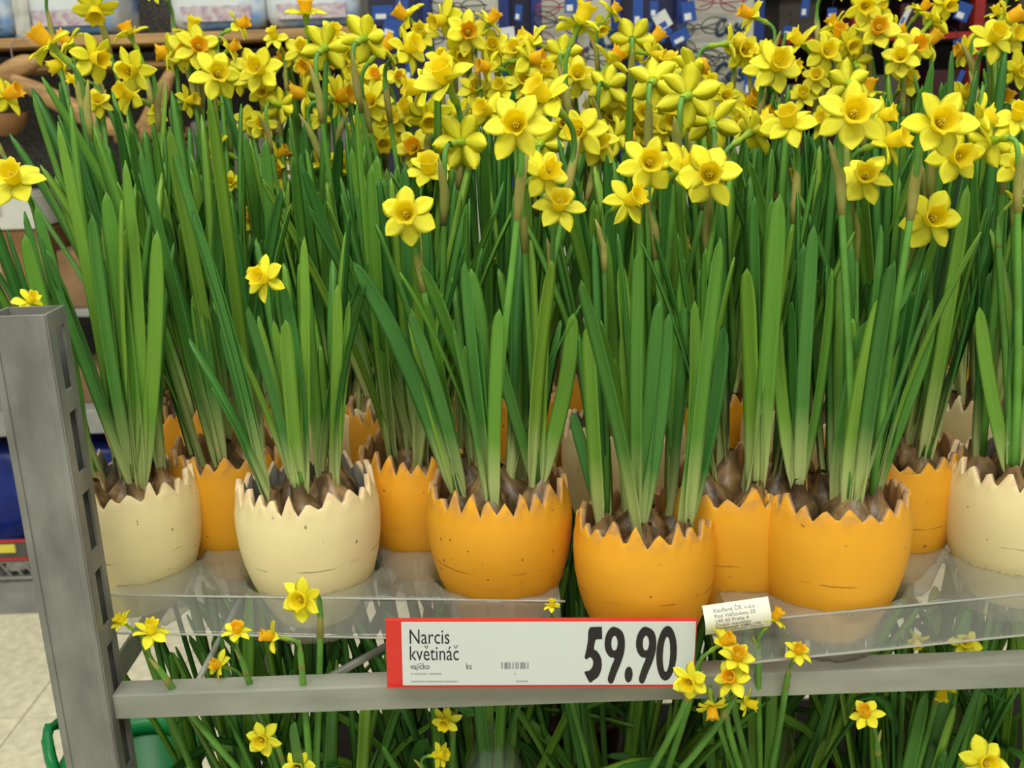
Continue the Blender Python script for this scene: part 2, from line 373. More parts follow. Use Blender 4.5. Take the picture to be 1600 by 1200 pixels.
# lower shelf goods
def carton(x0, x1, y0, y1, m, label, cat='box', dep=0.2, Y=GY + 0.06, zb=None, rz=0):
    a = PY(x0, y1, Y); b = PY(x1, y0, Y); zb = a.z if zb is None else zb
    wd = (b.x - a.x) / 2; h = b.z - zb
    root = empty('carton', ((a.x + b.x) / 2, Y + dep / 2, zb), label, cat); root.rotation_euler.z = rz
    obj('body', boxmesh('body', (-wd, -dep / 2, 0), (wd, dep / 2, h), 0.004), root, m)
    obj('lid_flap', boxmesh('lid_flap', (-wd * 0.98, -dep / 2 + 0.002, h), (wd * 0.98, -0.002, h + 0.003)), root, m)
    obj('tape', boxmesh('tape', (-wd * 0.15, -dep / 2 - 0.0015, h * 0.4), (wd * 0.15, -dep / 2, h + 0.0005)), root, mat('tape', (0.5, 0.45, 0.36), 0.3, 0.1, 20))
CARD = mat('cardboard', (0.26, 0.155, 0.075), 0.8, 0.15, 20); WCARD = mat('white_carton', (0.62, 0.62, 0.55), 0.6, 0.06, 10)
zs5 = zz(488); zs6 = zz(640)
carton(-60, 50, 305, 362, WCARD, 'white carton on the grey shelf near the picture edge', zb=None)
carton(-80, 60, 362, 480, DWOOD, 'dark brown carton under the white one', zb=zs5, dep=0.26)
carton(100, 220, 390, 480, CARD, 'tan cardboard carton glimpsed between the left daffodil leaves', zb=zs5)
carton(118, 175, 575, 636, CARD, 'tan carton on the shelf above the blue bags', zb=zs6)
carton(190, 300, 520, 636, mat('maroon_carton', (0.12, 0.03, 0.025), 0.5, 0.2, 20), 'maroon carton behind the left daffodil leaves', zb=zs6)
carton(330, 640, 180, 480, mat('greybrown_carton', (0.14, 0.13, 0.115), 0.7, 0.2, 20), 'large grey-brown carton behind the daffodils', zb=zs5, dep=0.3)
zw = zz(893) + 0.003
for i, (x, lab) in enumerate(((165, 'blue plastic bag under the grey shelf beside the cream pot'), (5, 'blue plastic bag behind the edge of the metal post'), (320, 'blue plastic bag hidden behind the orange pots'))):
    a = PY(x, 760, GY + 0.15); pillow('blue_bag', Vector((a.x, GY + 0.19, zw + 0.15)), 0.14, 0.12, 0.155, BLUEM, lab, 'bag', 5 + i, None, 0.3)
a = PY(26, 830, GY + 0.06); o = obj('white_bowl', lathe('white_bowl', [(0, 0.04), (0.02, 0.038), (0.035, 0.02), (0.04, 0), (0.038, 0), (0.032, 0.018), (0, 0.03)], 20), None, WCARD, Vector((a.x, GY + 0.02, zz(832)))); o.location.z = zw; o.location.y = GY + 0.05; o.scale = (0.9, 0.9, 1.3)
tag(o, 'upturned white bowl beside the yellow price ticket', 'bowl')

# ---------------------------------------------------------------- glasses boards behind, middle
BY = 2.42
NAVY = mat('navy_edge', (0.012, 0.03, 0.17), 0.5, 0.15, 20); BOARD = mat('grey_white_board', (0.44, 0.43, 0.36), 0.6, 0.08, 8)
INK = mat('blue_ink', (0.012, 0.05, 0.11), 0.6, 0.1, 20); TAGB = mat('blue_tag', (0.02, 0.07, 0.30), 0.4, 0.1, 20); TAGW = mat('white_tag', (0.6, 0.62, 0.6), 0.4, 0.1, 20)
WIRE = mat('glasses_frame_dark', (0.03, 0.025, 0.03), 0.3, 0.1, 20); PINKF = mat('glasses_frame_maroon', (0.25, 0.03, 0.06), 0.3, 0.1, 20); LENS = plastic('glasses_lens', 0.05)
FLOORZ = FLOOR
def stroke(root, pts, wd, m, Y):
    P = [PY(x, y, Y) for x, y in pts]
    for _ in range(2):
        Q = [P[0]]
        for a, b_ in zip(P, P[1:]): Q += [a.lerp(b_, 0.25), a.lerp(b_, 0.75)]
        P = Q + [P[-1]]
    obj('script_stroke', tube('script_stroke', [p - root.location for p in P], wd, 5), root, m)
def casa(root, ox, oy, s, Y, wd):
    C_ = [(30, -26), (22, -34), (8, -26), (0, -6), (2, 12), (12, 16), (24, 10)]
    a1 = [(44, -8), (36, -10), (28, 0), (30, 10), (40, 6), (46, -6), (46, 8), (52, 10)]
    s1 = [(66, -14), (58, -12), (58, -4), (66, 0), (66, 10), (54, 12)]
    a2 = [(88, -12), (78, -12), (72, 0), (76, 8), (86, 2), (90, -10), (90, 6), (98, 6)]
    for st_ in (C_, a1, s1, a2): stroke(root, [(ox + x * s, oy + y * s - 0.12 * x * s) for x, y in st_], wd, INK, Y)
def display(x0, x1, label, words):
    a = PY(x0, 430, BY); b_ = PY(x1, -140, BY); X0_, X1_ = PY(x0, 100, BY).x, PY(x1, 100, BY).x
    root = empty('glasses_display', ((X0_ + X1_) / 2, BY, FLOOR), label, 'display stand')
    l = root.location
    def P(name, aa, bb, m, bev=0.0): return obj(name, boxmesh(name, Vector(aa) - l, Vector(bb) - l, bev), root, m)
    P('board', (X0_ + 0.012, BY, a.z), (X1_ - 0.012, BY + 0.02, b_.z), BOARD)
    P('edge', (X0_ - 0.012, BY - 0.004, a.z), (X0_ + 0.012, BY + 0.024, b_.z), NAVY, 0.003); P('edge', (X1_ - 0.012, BY - 0.004, a.z), (X1_ + 0.012, BY + 0.024, b_.z), NAVY, 0.003)
    P('pedestal', (X0_ + 0.02, BY - 0.03, FLOOR + 0.03), (X1_ - 0.02, BY + 0.09, a.z), NAVY, 0.004); P('foot', (X0_ - 0.02, BY - 0.08, FLOOR), (X1_ + 0.02, BY + 0.14, FLOOR + 0.03), GREY, 0.004)
    for ox, oy, s, wd in words: casa(root, ox, oy, s, BY - 0.002, wd)
display(672, 790, 'grey-white glasses board behind the densest flowers', [])
display(840, 963, 'grey-white glasses board with navy edges, half hidden by tall flowers', [(897, 68, 0.95, 0.005)])
display(1064, 1184, 'grey-white glasses board bearing blue handwritten words', [(1119, 48, 0.52, 0.0038), (1117, 122, 0.66, 0.0045)])
def glasses(px, py, ang, m, label, Y=BY - 0.03, s=1.0):
    c = PY(px, py, Y); root = empty('glasses', c, label, 'glasses', 'glasses hung on the display boards')
    for sx in (-1, 1):
        ring = [Vector((sx * 0.034 + 0.026 * math.cos(t * math.pi / 8), 0, 0.017 * math.sin(t * math.pi / 8))) for t in range(17)]
        r_ = obj('rim', tube('rim', ring, 0.0014, 5), root, m)
        obj('lens', mesh('lens', [(sx * 0.034 + 0.025 * math.cos(t * math.pi / 8), 0.0004, 0.016 * math.sin(t * math.pi / 8)) for t in range(16)] , [tuple(range(16))], False), r_, LENS)
        obj('temple', tube('temple', [(sx * 0.06, 0, 0.006), (sx * 0.064, -0.01, 0.006), (sx * 0.055, 0.05, 0.004) if False else (sx * 0.05, -0.014, 0.004), (-sx * 0.02, -0.015, -0.004), (-sx * 0.04, -0.015, -0.012)], 0.0015, 5), root, m)
    obj('bridge', tube('bridge', [(-0.009, 0, 0.004), (0, -0.002, 0.008), (0.009, 0, 0.004)], 0.0014, 5), root, m)
    root.rotation_euler = (0, math.radians(ang), 0); root.scale = (s, s, s)
gl = [(715, 10, 5, 0), (740, 34, -8, 0), (700, 60, 10, 0), (880, 10, -4, 1), (875, 36, 14, 0), (925, 92, 16, 0), (872, 70, 20, 1), (1120, 4, 4, 1), (1090, 44, -8, 0), (1092, 82, 20, 0), (1130, 88, -6, 0), (1096, 135, -14, 0), (1150, 165, 12, 1)]
ORD = ('topmost', 'second', 'third', 'fourth', 'fifth', 'sixth', 'seventh', 'eighth', 'ninth', 'tenth', 'eleventh', 'twelfth', 'thirteenth', 'fourteenth', 'fifteenth', 'sixteenth', 'seventeenth', 'eighteenth')
for lo, hi, bn in ((600, 800, 'on the glasses board behind the densest flowers'), (800, 1000, 'on the half-hidden navy-edged glasses board'), (1000, 1300, 'on the board bearing blue handwritten words')):
    for k in (0, 1):
        for j, (x, y, a, kk) in enumerate(sorted([g for g in gl if lo <= g[0] < hi and g[3] == k], key=lambda g: g[1])):
            glasses(x, y, a, (WIRE, PINKF)[k], '%s %s glasses from the top %s' % (ORD[j] if j else 'first', ('thin dark-framed', 'maroon-framed')[k], bn))
def tagobj(px, py, w_, h_, ang, label, grp, Y=BY - 0.05, flip=0):
    c = PY(px, py, Y); root = empty('price_tag', c, label, 'tag', grp); k = 1.52e-3
    wx = w_ * k / 2; hz = h_ * k / 2
    obj('card', boxmesh('card', (-wx, 0, -hz), (wx, 0.0012, hz)), root, TAGW if flip else TAGB)
    obj('white_patch', boxmesh('white_patch', (-wx * 0.7, -0.0006, -hz * 0.8), (wx * 0.3, 0, -hz * 0.15)), root, TAGB if flip else TAGW)
    obj('cord', tube('cord', [(0, 0, hz), (0.004, 0.004, hz + 0.02), (0, 0.04, hz + 0.035)], 0.0009, 4), root, WIRE)
    root.rotation_euler = (0, math.radians(ang), 0.0)
NT = [0, 0]
for x, y, w_, h_, a, fl_ in sorted([(892, 5, 18, 26, 0, 0), (997, 22, 14, 40, 0, 0), (1005, 48, 18, 28, 20, 0), (1035, 32, 22, 24, -30, 1), (1038, 52, 14, 22, 40, 0), (1062, 57, 28, 18, -25, 0), (1076, 18, 20, 28, -8, 0), (1022, 14, 12, 22, 0, 0), (810, 20, 10, 22, 8, 0), (790, 52, 26, 16, -5, 1), (1174, 130, 22, 34, 4, 0), (985, 70, 16, 30, 10, 0), (628, 8, 18, 26, 10, 0), (598, 20, 30, 20, 0, 0), (612, 45, 26, 30, 20, 0), (1000, 100, 20, 26, -15, 0), (640, 110, 12, 40, 12, 0)]):
    tagobj(x, y, w_, h_, a, '%s %s price tag from the left, dangling by the glasses boards' % ('first' if NT[fl_] == 0 else ORD[NT[fl_]], ('blue', 'white')[fl_]), 'price tags at the glasses boards', flip=fl_); NT[fl_] += 1
# navy columns that carry hooks between the boards
for x0, x1, lab in ((580, 664, 'navy hook panel beside the pale film packs'), (966, 1058, 'dark navy hook panel between two glasses boards'), (795, 834, 'narrow dark hook panel between the crowded flowers')):
    A = PY(x0, 100, BY + 0.03).x; B = PY(x1, 100, BY + 0.03).x
    root = empty('hook_panel', ((A + B) / 2, BY + 0.05, FLOOR), lab, 'panel')
    zt = PY(800, -140, BY).z; hw = (B - A) / 2
    obj('panel', boxmesh('panel', (-hw, 0, 0), (hw, 0.02, zt - FLOOR)), root, mat('navy_panel', (0.018, 0.022, 0.075), 0.5, 0.3, 6, col2=(0.02, 0.016, 0.015)))
    for j in range(5):
        for x in (-hw * 0.5, hw * 0.4): obj('hook', tube('hook', [(x, 0, 1.1 + 0.07 * j), (x, -0.05, 1.1 + 0.07 * j), (x, -0.055, 1.11 + 0.07 * j)], 0.002, 5), root, GREY)
# green and white goods glimpsed below
a = PY(1062, 470, BY - 0.06); pillow('green_bag', Vector((a.x, BY - 0.1, a.z)), 0.06, 0.04, 0.10, mat('green_crinkle', (0.10, 0.26, 0.12), 0.4, 0.3, 30, col2=(0.02, 0.07, 0.03)), 'crinkled green plastic bag glimpsed between stems behind the middle pots', 'bag', 3, None, 0.3)
st_ = obj('goods_table', boxmesh('goods_table', (-0.35, -0.14, FLOOR - FLOOR), (0.35, 0.03, a.z - 0.1 - FLOOR), 0.005), None, DARK, (a.x + 0.1, BY - 0.06, FLOOR)); tag(st_, 'dark low table standing before the glasses boards', 'table')
# ---------------------------------------------------------------- shelving behind, right: dark goods and red uprights
rx0, rx1 = PY(1192, 60, GY + 0.2).x, 2.4
DRED = mat('dark_red', (0.30, 0.02, 0.015), 0.45, 0.15, 15); MAROON = mat('maroon_goods', (0.055, 0.014, 0.018), 0.45, 0.4, 9, rnd=0.4); BROWNG = mat('grey_brown_panel', (0.085, 0.075, 0.062), 0.7, 0.2, 8)
ru = empty('shelf_unit', (rx0, GY + 0.1, FLOOR), 'dark store shelving with red uprights behind the right-side flowers', 'shelving')
part('back_panel', (rx0, GY + 0.5, FLOOR), (rx1, GY + 0.53, 1.3), BROWNG, ru)
for x in (1340, 1528, 1700):
    A = PY(x - 8, 60, GY + 0.1).x; B = PY(x + 8, 60, GY + 0.1).x; part('upright', (A, GY + 0.1, FLOOR), (B, GY + 0.13, 1.3), DRED, ru, 0.002)
for y0 in (-40, 52, 172, 292):
    z1 = PY(1400, y0, GY + 0.1).z; part('shelf_board', (rx0, GY + 0.1, z1 - 0.02), (rx1, GY + 0.5, z1), DARK, ru); part('red_edge', (rx0, GY + 0.094, z1 - 0.016), (rx1, GY + 0.1, z1 - 0.002), DRED, ru)
k = 0
for y0, hmax, sn in ((52, 90, 'upper'), (172, 100, 'middle'), (292, 100, 'lower')):
    bn_ = 0
    zb = PY(1400, y0, GY + 0.1).z; x = rx0 + 0.03
    while x < 1.35:
        wd = R.uniform(0.05, 0.12); h = R.uniform(0.45, 0.95) * hmax * 1.5e-3
        o = obj('goods_box', boxmesh('goods_box', (0, 0, 0), (wd, 0.15, h), 0.004), None, MAROON if R.random() < .75 else BROWNG, (x, GY + 0.13 + R.uniform(0, .04), zb + 0.0005))
        tag(o, '%s dark box from the left on the %s dark shelf' % ('first' if bn_ == 0 else ORD[bn_], sn), 'box', 'boxes on the dark shelving'); x += wd + R.uniform(0.01, 0.05); bn_ += 1
NT = [0, 0]
for x, y, w_, h_, a, fl_ in sorted([(1232, 48, 16, 14, 10, 0), (1505, 18, 22, 26, 20, 0), (1500, 76, 14, 30, -20, 0), (1258, 12, 12, 26, 5, 0), (1497, 130, 8, 40, 20, 0), (1228, 92, 10, 16, 0, 0), (1415, 25, 8, 30, 25, 1), (1590, 55, 14, 16, 0, 1), (1300, 20, 14, 14, 0, 0)]):
    tagobj(x, y, w_, h_, a, '%s %s price tag from the left, dangling before the dark shelving' % ('first' if NT[fl_] == 0 else ORD[NT[fl_]], ('blue', 'white')[fl_]), 'price tags on the dark shelving', Y=GY + 0.05, flip=fl_); NT[fl_] += 1

# ================================================================== TROLLEY
PYF = 0.715   # front plane of posts and rail
pl = PD(0, 0, 1)
postx = PY(150, 1090, PYF).x
TW = 1.30
RZ = -0.0135
tr = empty('plant_trolley', (postx + TW / 2, PYF + 0.28, FLOOR), 'galvanised steel plant trolley with slotted posts holding all the pots', 'trolley')
PW, PDp = 0.043, 0.033
def post_mesh(H, side):
    bm = bmesh.new(); t = 0.0022
    # front plate with two pressed ribs, left plate, back plate
    addbox(bm, (0, 0, 0), (PW, t, H), 0, 0.0006)
    for x0, x1 in ((0.001, 0.006), (PW - 0.006, PW - 0.001)): addbox(bm, (x0, -0.0012, 0), (x1, 0.0006, H), 0, 0.0005)
    addbox(bm, (0, t, 0), (t, PDp, H)); addbox(bm, (t, PDp - t, 0), (PW - t, PDp, H))
    x0, x1 = PW - t, PW
    y0, y1 = PDp * 0.36, PDp * 0.78
    addbox(bm, (x0, t, 0), (x1, y0, H)); addbox(bm, (x0, y1, 0), (x1, PDp, H))
    z = H - 0.012; addbox(bm, (x0, y0, z), (x1, y1, H))
    while z > 0.06:
        addbox(bm, (x0, y0, z - 0.0645), (x1, y1, z - 0.0480)); z -= 0.0645
    addbox(bm, (x0, y0, 0), (x1, y1, z))
    if side < 0:
        for v in bm.verts: v.co.x = PW - v.co.x
    bmesh.ops.recalc_face_normals(bm, faces=bm.faces)
    return bm_mesh('post', bm)
ptop = PY(40, 490, PYF).z; H = ptop - FLOOR - 0.10
pl0 = PY(100, 1150, PYF).x
for sx, x in ((1, pl0), (-1, pl0 + TW)):
    pm = post_mesh(H, sx); pm.materials.append(STEEL)
    for y in (PYF - 0.006, PYF + 0.55):
        o = obj('post', pm, tr, None, Vector((x, y, FLOOR + 0.10)) - tr.location)
def tpart(name, a, b, m=STEEL2, bev=0.0015): return obj(name, boxmesh(name, Vector(a) - tr.location, Vector(b) - tr.location, bev), tr, m)
xa, xb = pl0 + PW, pl0 + TW
for zt in (RZ, -0.40):
    bm = bmesh.new(); l = tr.location
    addbox(bm, Vector((xa, PYF, zt - 0.0215)) - l, Vector((xb, PYF + 0.003, zt)) - l, 0, 0.001); addbox(bm, Vector((xa, PYF + 0.002, zt - 0.003)) - l, Vector((xb, PYF + 0.022, zt)) - l, 0, 0.001)
    obj('front_rail', bm_mesh('front_rail', bm), tr, STEEL2)
    tpart('back_rail', (xa, PYF + 0.545, zt - 0.026), (xb, PYF + 0.548, zt))
    for x in (xa - 0.02, xb + 0.01): tpart('side_rail', (x, PYF + 0.03, zt - 0.026), (x + 0.003, PYF + 0.55, zt))
for i in range(5):
    x = xa + 0.06 + i * 0.275; obj('shelf_rod', tube('shelf_rod', [Vector((x, PYF + 0.004, RZ - 0.0065)) - tr.location, Vector((x, PYF + 0.546, RZ - 0.0065)) - tr.location], 0.0028, 6), tr, STEEL2)
tpart('lower_shelf', (xa - 0.02, PYF + 0.004, -0.412), (xb + 0.02, PYF + 0.545, -0.403), DARK)
d0 = PY(515, 1058, PYF + 0.03); d1 = PY(640, 990, PYF + 0.10)
obj('brace', tube('brace', [d0 - tr.location, d1 - tr.location], 0.0036, 8), tr, STEEL)
for x in (pl0 + 0.02, pl0 + TW + 0.02):
    for y in (PYF + 0.02, PYF + 0.53):
        wmsh = lathe('wheel', [(0.0, -0.012), (0.04, -0.012), (0.048, -0.006), (0.048, 0.006), (0.04, 0.012), (0, 0.012)], 20)
        o = obj('wheel', wmsh, tr, BLACK, Vector((x, y, FLOOR + 0.049)) - tr.location); o.rotation_euler = (0, math.pi / 2, 0)
        tpart('caster_fork', (x - 0.016, y - 0.012, FLOOR + 0.045), (x + 0.016, y + 0.012, FLOOR + 0.10), STEEL)

# ================================================================== POTS
def pot_profile(z):
    pts = [(0, .036), (.006, .0405), (.02, .0485), (.035, .0555), (.05, .0602), (.065, .0630), (.08, .0640), (.095, .0633), (.108, .0615), (.125, .058)]
    for (a, ra), (b, rb) in zip(pts, pts[1:]):
        if z <= b: return ra + (rb - ra) * (z - a) / (b - a)
    return pts[-1][1]
NC = 108; ZK = 1.12
def pot_mesh(seed, color):
    r = random.Random(seed); teeth = []; a = 0
    while a < 1:
        teeth.append(a); a += r.uniform(0.032, 0.058)
    teeth[-1] = (teeth[-1] + teeth[-2]) / 2 if 1 - teeth[-1] < 0.03 else teeth[-1]
    hs = [r.uniform(0.108, 0.119) for _ in teeth]; vs = [r.uniform(0.0985, 0.104) for _ in teeth]; tl = [r.uniform(0.38, 0.62) for _ in teeth]
    def top(u):
        i = max(k for k in range(len(teeth)) if teeth[k] <= u + 1e-9); n = (i + 1) % len(teeth)
        e = teeth[i + 1] if i + 1 < len(teeth) else 1.0; t = (u - teeth[i]) / (e - teeth[i])
        if t < tl[i]: s = t / tl[i]; lo = vs[i]
        else: s = (1 - t) / (1 - tl[i]); lo = vs[n]
        s = min(1, s * 1.12); s = s ** 0.95
        return lo + (hs[i] - lo) * s
    zsr = [0, .004, .012, .022, .035, .05, .065, .08, .091]
    V = []; Fc = []; mi = []; rows = []
    def ring(fn):
        s = len(V)
        for k in range(NC):
            a = 2 * math.pi * k / NC; rr, z = fn(k / NC); V.append((rr * math.cos(a), rr * math.sin(a), z))
        rows.append(s)
    for z in zsr: ring(lambda u, z=z: (pot_profile(z), z))
    ring(lambda u: (pot_profile(top(u)) , 0.091 + (top(u) - 0.091) * 0.5))
    ring(lambda u: (pot_profile(top(u)) - 0.0006, top(u) - 0.0012))
    ring(lambda u: (pot_profile(top(u)) - 0.0018, top(u)))
    ring(lambda u: (pot_profile(top(u)) - 0.0058, top(u) - 0.0008))
    ring(lambda u: (pot_profile(.09) - 0.0062, 0.088)); ring(lambda u: (pot_profile(.06) - 0.0065, 0.06))
    for i in range(len(rows) - 1):
        for k in range(NC):
            a = rows[i] + k; b = rows[i] + (k + 1) % NC; c = rows[i + 1] + (k + 1) % NC; d = rows[i + 1] + k
            Fc.append((a, b, c, d)); mi.append(1 if i in (11,) else (2 if i > 11 else 0))
    Fc.append(tuple(reversed(range(NC)))); mi.append(0)
    V = [(x * 0.965, y * 0.965, z * ZK) for x, y, z in V]
    me = mesh('pot', V, Fc); me.polygons.foreach_set('material_index', mi)
    me.materials.append(POT_O if color == 'o' else POT_C); me.materials.append(TERRA if color == 'o' else mat('cream_cut_edge', (0.78, 0.56, 0.32), 0.8, 0.15, 60)); me.materials.append(mat('inner_terracotta', (0.40, 0.19, 0.06), 0.8, 0.2, 40) if color == 'o' else GREYIN)
    return me
POTM = {c: [pot_mesh(s, c) for s in ((1, 2, 3, 4, 5) if c == 'o' else (11, 12, 13, 14, 15))] for c in 'oc'}
def soil_mesh():
    V = [(0, 0, 0.075)]; Fc = []
    for i, r in enumerate((0.012, 0.024, 0.036, 0.047, 0.0535)):
        for k in range(24):
            a = 2 * math.pi * k / 24; p = Vector((r * math.cos(a), r * math.sin(a), 0)); V.append((p.x, p.y, 0.072 + 0.006 * noise.noise(p * 90) - i * 0.0012))
    for k in range(24): Fc.append((0, 1 + k, 1 + (k + 1) % 24))
    for i in range(4):
        for k in range(24):
            a = 1 + i * 24 + k; b = 1 + i * 24 + (k + 1) % 24; Fc.append((a, a + 24, b + 24, b))
    me = mesh('soil', V, Fc); me.materials.append(SOIL); return me
SOILM = soil_mesh()
def bulb_mesh(seed):
    r = random.Random(seed); prof = [(0.004, -0.016), (0.012, -0.014), (0.0185, -0.006), (0.020, 0.003), (0.0175, 0.011), (0.012, 0.018), (0.0078, 0.024), (0.0062, 0.030), (0.005, 0.034)]
    V = []; Fc = []; n = 14
    for i, (rr, z) in enumerate(prof):
        for k in range(n):
            a = 2 * math.pi * k / n; q = 1 + 0.09 * noise.noise(Vector((math.cos(a) * 1.2 + seed, math.sin(a) * 1.2, z * 30))) + 0.03 * math.cos(7 * a)
            V.append((rr * q * math.cos(a), rr * q * math.sin(a), z + (0.003 * r.random() if i == len(prof) - 1 else 0)))
    for i in range(len(prof) - 1):
        for k in range(n):
            a = i * n + k; b = i * n + (k + 1) % n; Fc.append((a, b, b + n, a + n))
    me = mesh('bulb', V, Fc); me.materials.append(BULB); return me
BULBM = [bulb_mesh(s) for s in range(4)]
TS = [0, .12, .26, .42, .58, .73, .84, .92, .97, 1.0]
def leaf_from_path(P, width, face, name='leaf', m=LEAF):
    """strap leaf along P (base to tip); face = direction the blade's channel looks"""
    V = []; Fc = []; UV = []; n = len(P)
    for i, p in enumerate(P):
        t = TS[i] if n == 10 else i / (n - 1); tg = (P[min(i + 1, n - 1)] - P[max(i - 1, 0)]).normalized()
        s = tg.cross(face)
        if s.length < 1e-5: s = Vector((1, 0, 0))
        s.normalize(); nn = s.cross(tg).normalized()
        if t < 0.15: wv = 0.62 + 0.38 * (t / 0.15)
        elif t < 0.84: wv = 1.0 - 0.08 * max(0, t - 0.5)
        else: wv = 0.97 * (math.sqrt(max(0.0, 1 - ((t - 0.84) / 0.16) ** 2)) * 0.92 + 0.08)
        hw = width / 2 * wv; th = 0.0011 * (0.4 + 0.6 * wv) * (2.2 if t < 0.1 else 1.2)
        for u, off in ((-1, 0.0), (-0.5, -th * 0.5), (0.0, -th), (0.5, -th * 0.5), (1, 0.0), (0.0, -th * 2.6)):
            V.append(p + s * (hw * u) + nn * (off + abs(u) * hw * 0.16)); UV.append(((u + 1) / 2, t))
    for i in range(n - 1):
        for a, b in ((0, 1), (1, 2), (2, 3), (3, 4), (4, 5), (5, 0)):
            Fc.append((i * 6 + a, i * 6 + b, i * 6 + 6 + b, i * 6 + 6 + a))
    Fc.append(tuple((n - 1) * 6 + k for k in range(6)))
    me = mesh(name, V, Fc, True, UV); me.materials.append(m); return me
LEAFM = []
for i in range(18):
    r = random.Random(100 + i); c = r.choice((0.0, 0.012, 0.02, 0.03, 0.045, 0.065)); L_ = 0.28; side = r.uniform(-0.012, 0.012)
    path = [Vector((c * t * t + 0.004 * math.sin(3 * t), side * t * t, L_ * t)) for t in TS]
    LEAFM.append(leaf_from_path(path, r.uniform(0.0092, 0.0125), Vector((1, r.uniform(-0.8, 0.8), 0))))
# one leaf in the photo folds over: bent variants for the lower shelf
BENTM = []
for i in range(4):
    r = random.Random(300 + i); L_ = 0.28; c = 0.10 + 0.05 * i
    path = [Vector((c * t ** 2.4, 0.01 * t, L_ * (t - 0.28 * t ** 3))) for t in TS]
    BENTM.append(leaf_from_path(path, r.uniform(0.0095, 0.013), Vector((-1, r.uniform(-0.4, 0.4), 0.2))))
# flower meshes (face along +Z)
def petal_mesh(seed):
    r = random.Random(seed); V = []; Fc = []; n = 7; wmax = r.uniform(0.0070, 0.0086); curl = r.uniform(-0.003, 0.003); tw = r.uniform(-0.25, 0.25)
    for i in range(n):
        t = i / (n - 1); x = 0.0035 + 0.0215 * t
        wv = wmax * (0.38, 0.72, 0.94, 1.0, 0.90, 0.60, 0.06)[i]
        z = 0.0032 * math.sin(math.pi * t * 0.9) * 0.6 + curl * t * t
        for u in (-1, -0.5, 0, 0.5, 1):
            yy = u * wv; V.append((x, yy, z + 0.0022 * (abs(u) - 0.35) * (wv / wmax) + yy * tw * t + 0.0003))
        V.append((x, 0, z - 0.0014 + 0.0 * t))
    for i in range(n - 1):
        for a, b in ((0, 1), (1, 2), (2, 3), (3, 4), (4, 5), (5, 0)): Fc.append((i * 6 + a, i * 6 + b, i * 6 + 6 + b, i * 6 + 6 + a))
    me = mesh('petal', V, Fc); me.materials.append(PETAL); return me
PETM = [petal_mesh(s) for s in range(6)]
def trumpet_mesh(seed, m):
    r = random.Random(seed); n = 18; V = []; Fc = []
    fl = r.uniform(0.0088, 0.0108); ln = r.uniform(0.0145, 0.018)
    prof = [(0.0048, 0.0), (0.0064, 0.004), (0.0073, 0.009), (0.0078, ln - 0.003), (fl, ln), (fl - 0.0006, ln + 0.0004), (0.0070, ln - 0.003), (0.0064, 0.009), (0.0050, 0.004), (0.001, 0.002)]
    for i, (rr, z) in enumerate(prof):
        for k in range(n):
            a = 2 * math.pi * k / n; wv = 0.0
            if i in (4, 5): wv = 0.0011 * math.sin(6 * a + seed) + 0.0006 * math.sin(11 * a)
            q = rr + wv + (0.0003 * math.sin(6 * a) if 1 < i < 4 else 0); V.append((q * math.cos(a), q * math.sin(a), z + wv * 0.9))
    for i in range(len(prof) - 1):
        for k in range(n):
            a = i * n + k; b = i * n + (k + 1) % n; Fc.append((a, b, b + n, a + n))
    me = mesh('trumpet', V, Fc); me.materials.append(m); return me
TRM = {0: [trumpet_mesh(s, TRUMPET) for s in range(3)], 1: [trumpet_mesh(s + 7, TRUMPET_O) for s in range(3)]}
def flower_body():
    prof = [(0.0046, 0.0015), (0.0042, -0.003), (0.0030, -0.008), (0.0024, -0.012), (0.0034, -0.016), (0.0036, -0.019), (0.0022, -0.023)]
    n = 8; V = []; Fc = []; mi = []
    for rr, z in prof:
        for k in range(n): a = 2 * math.pi * k / n; V.append(Vector((rr * math.cos(a), rr * math.sin(a), z)))
    for i in range(len(prof) - 1):
        for k in range(n):
            a = i * n + k; b = i * n + (k + 1) % n; Fc.append((a, a + n, b + n, b)); mi.append(0)
    for k in range(7):
        a = 2 * math.pi * k / 6; rr = 0.0018 if k < 6 else 0; f0 = len(Fc)
        tube_data([(rr * math.cos(a), rr * math.sin(a), 0.002), (rr * math.cos(a), rr * math.sin(a), 0.010 + (0.003 if k == 6 else 0))], 0.0008, 5, V, Fc); mi += [1] * (len(Fc) - f0)
    me = mesh('flower', V, Fc); me.polygons.foreach_set('material_index', mi); me.materials.append(TUBE); me.materials.append(STAMEN); return me
FLB = flower_body()

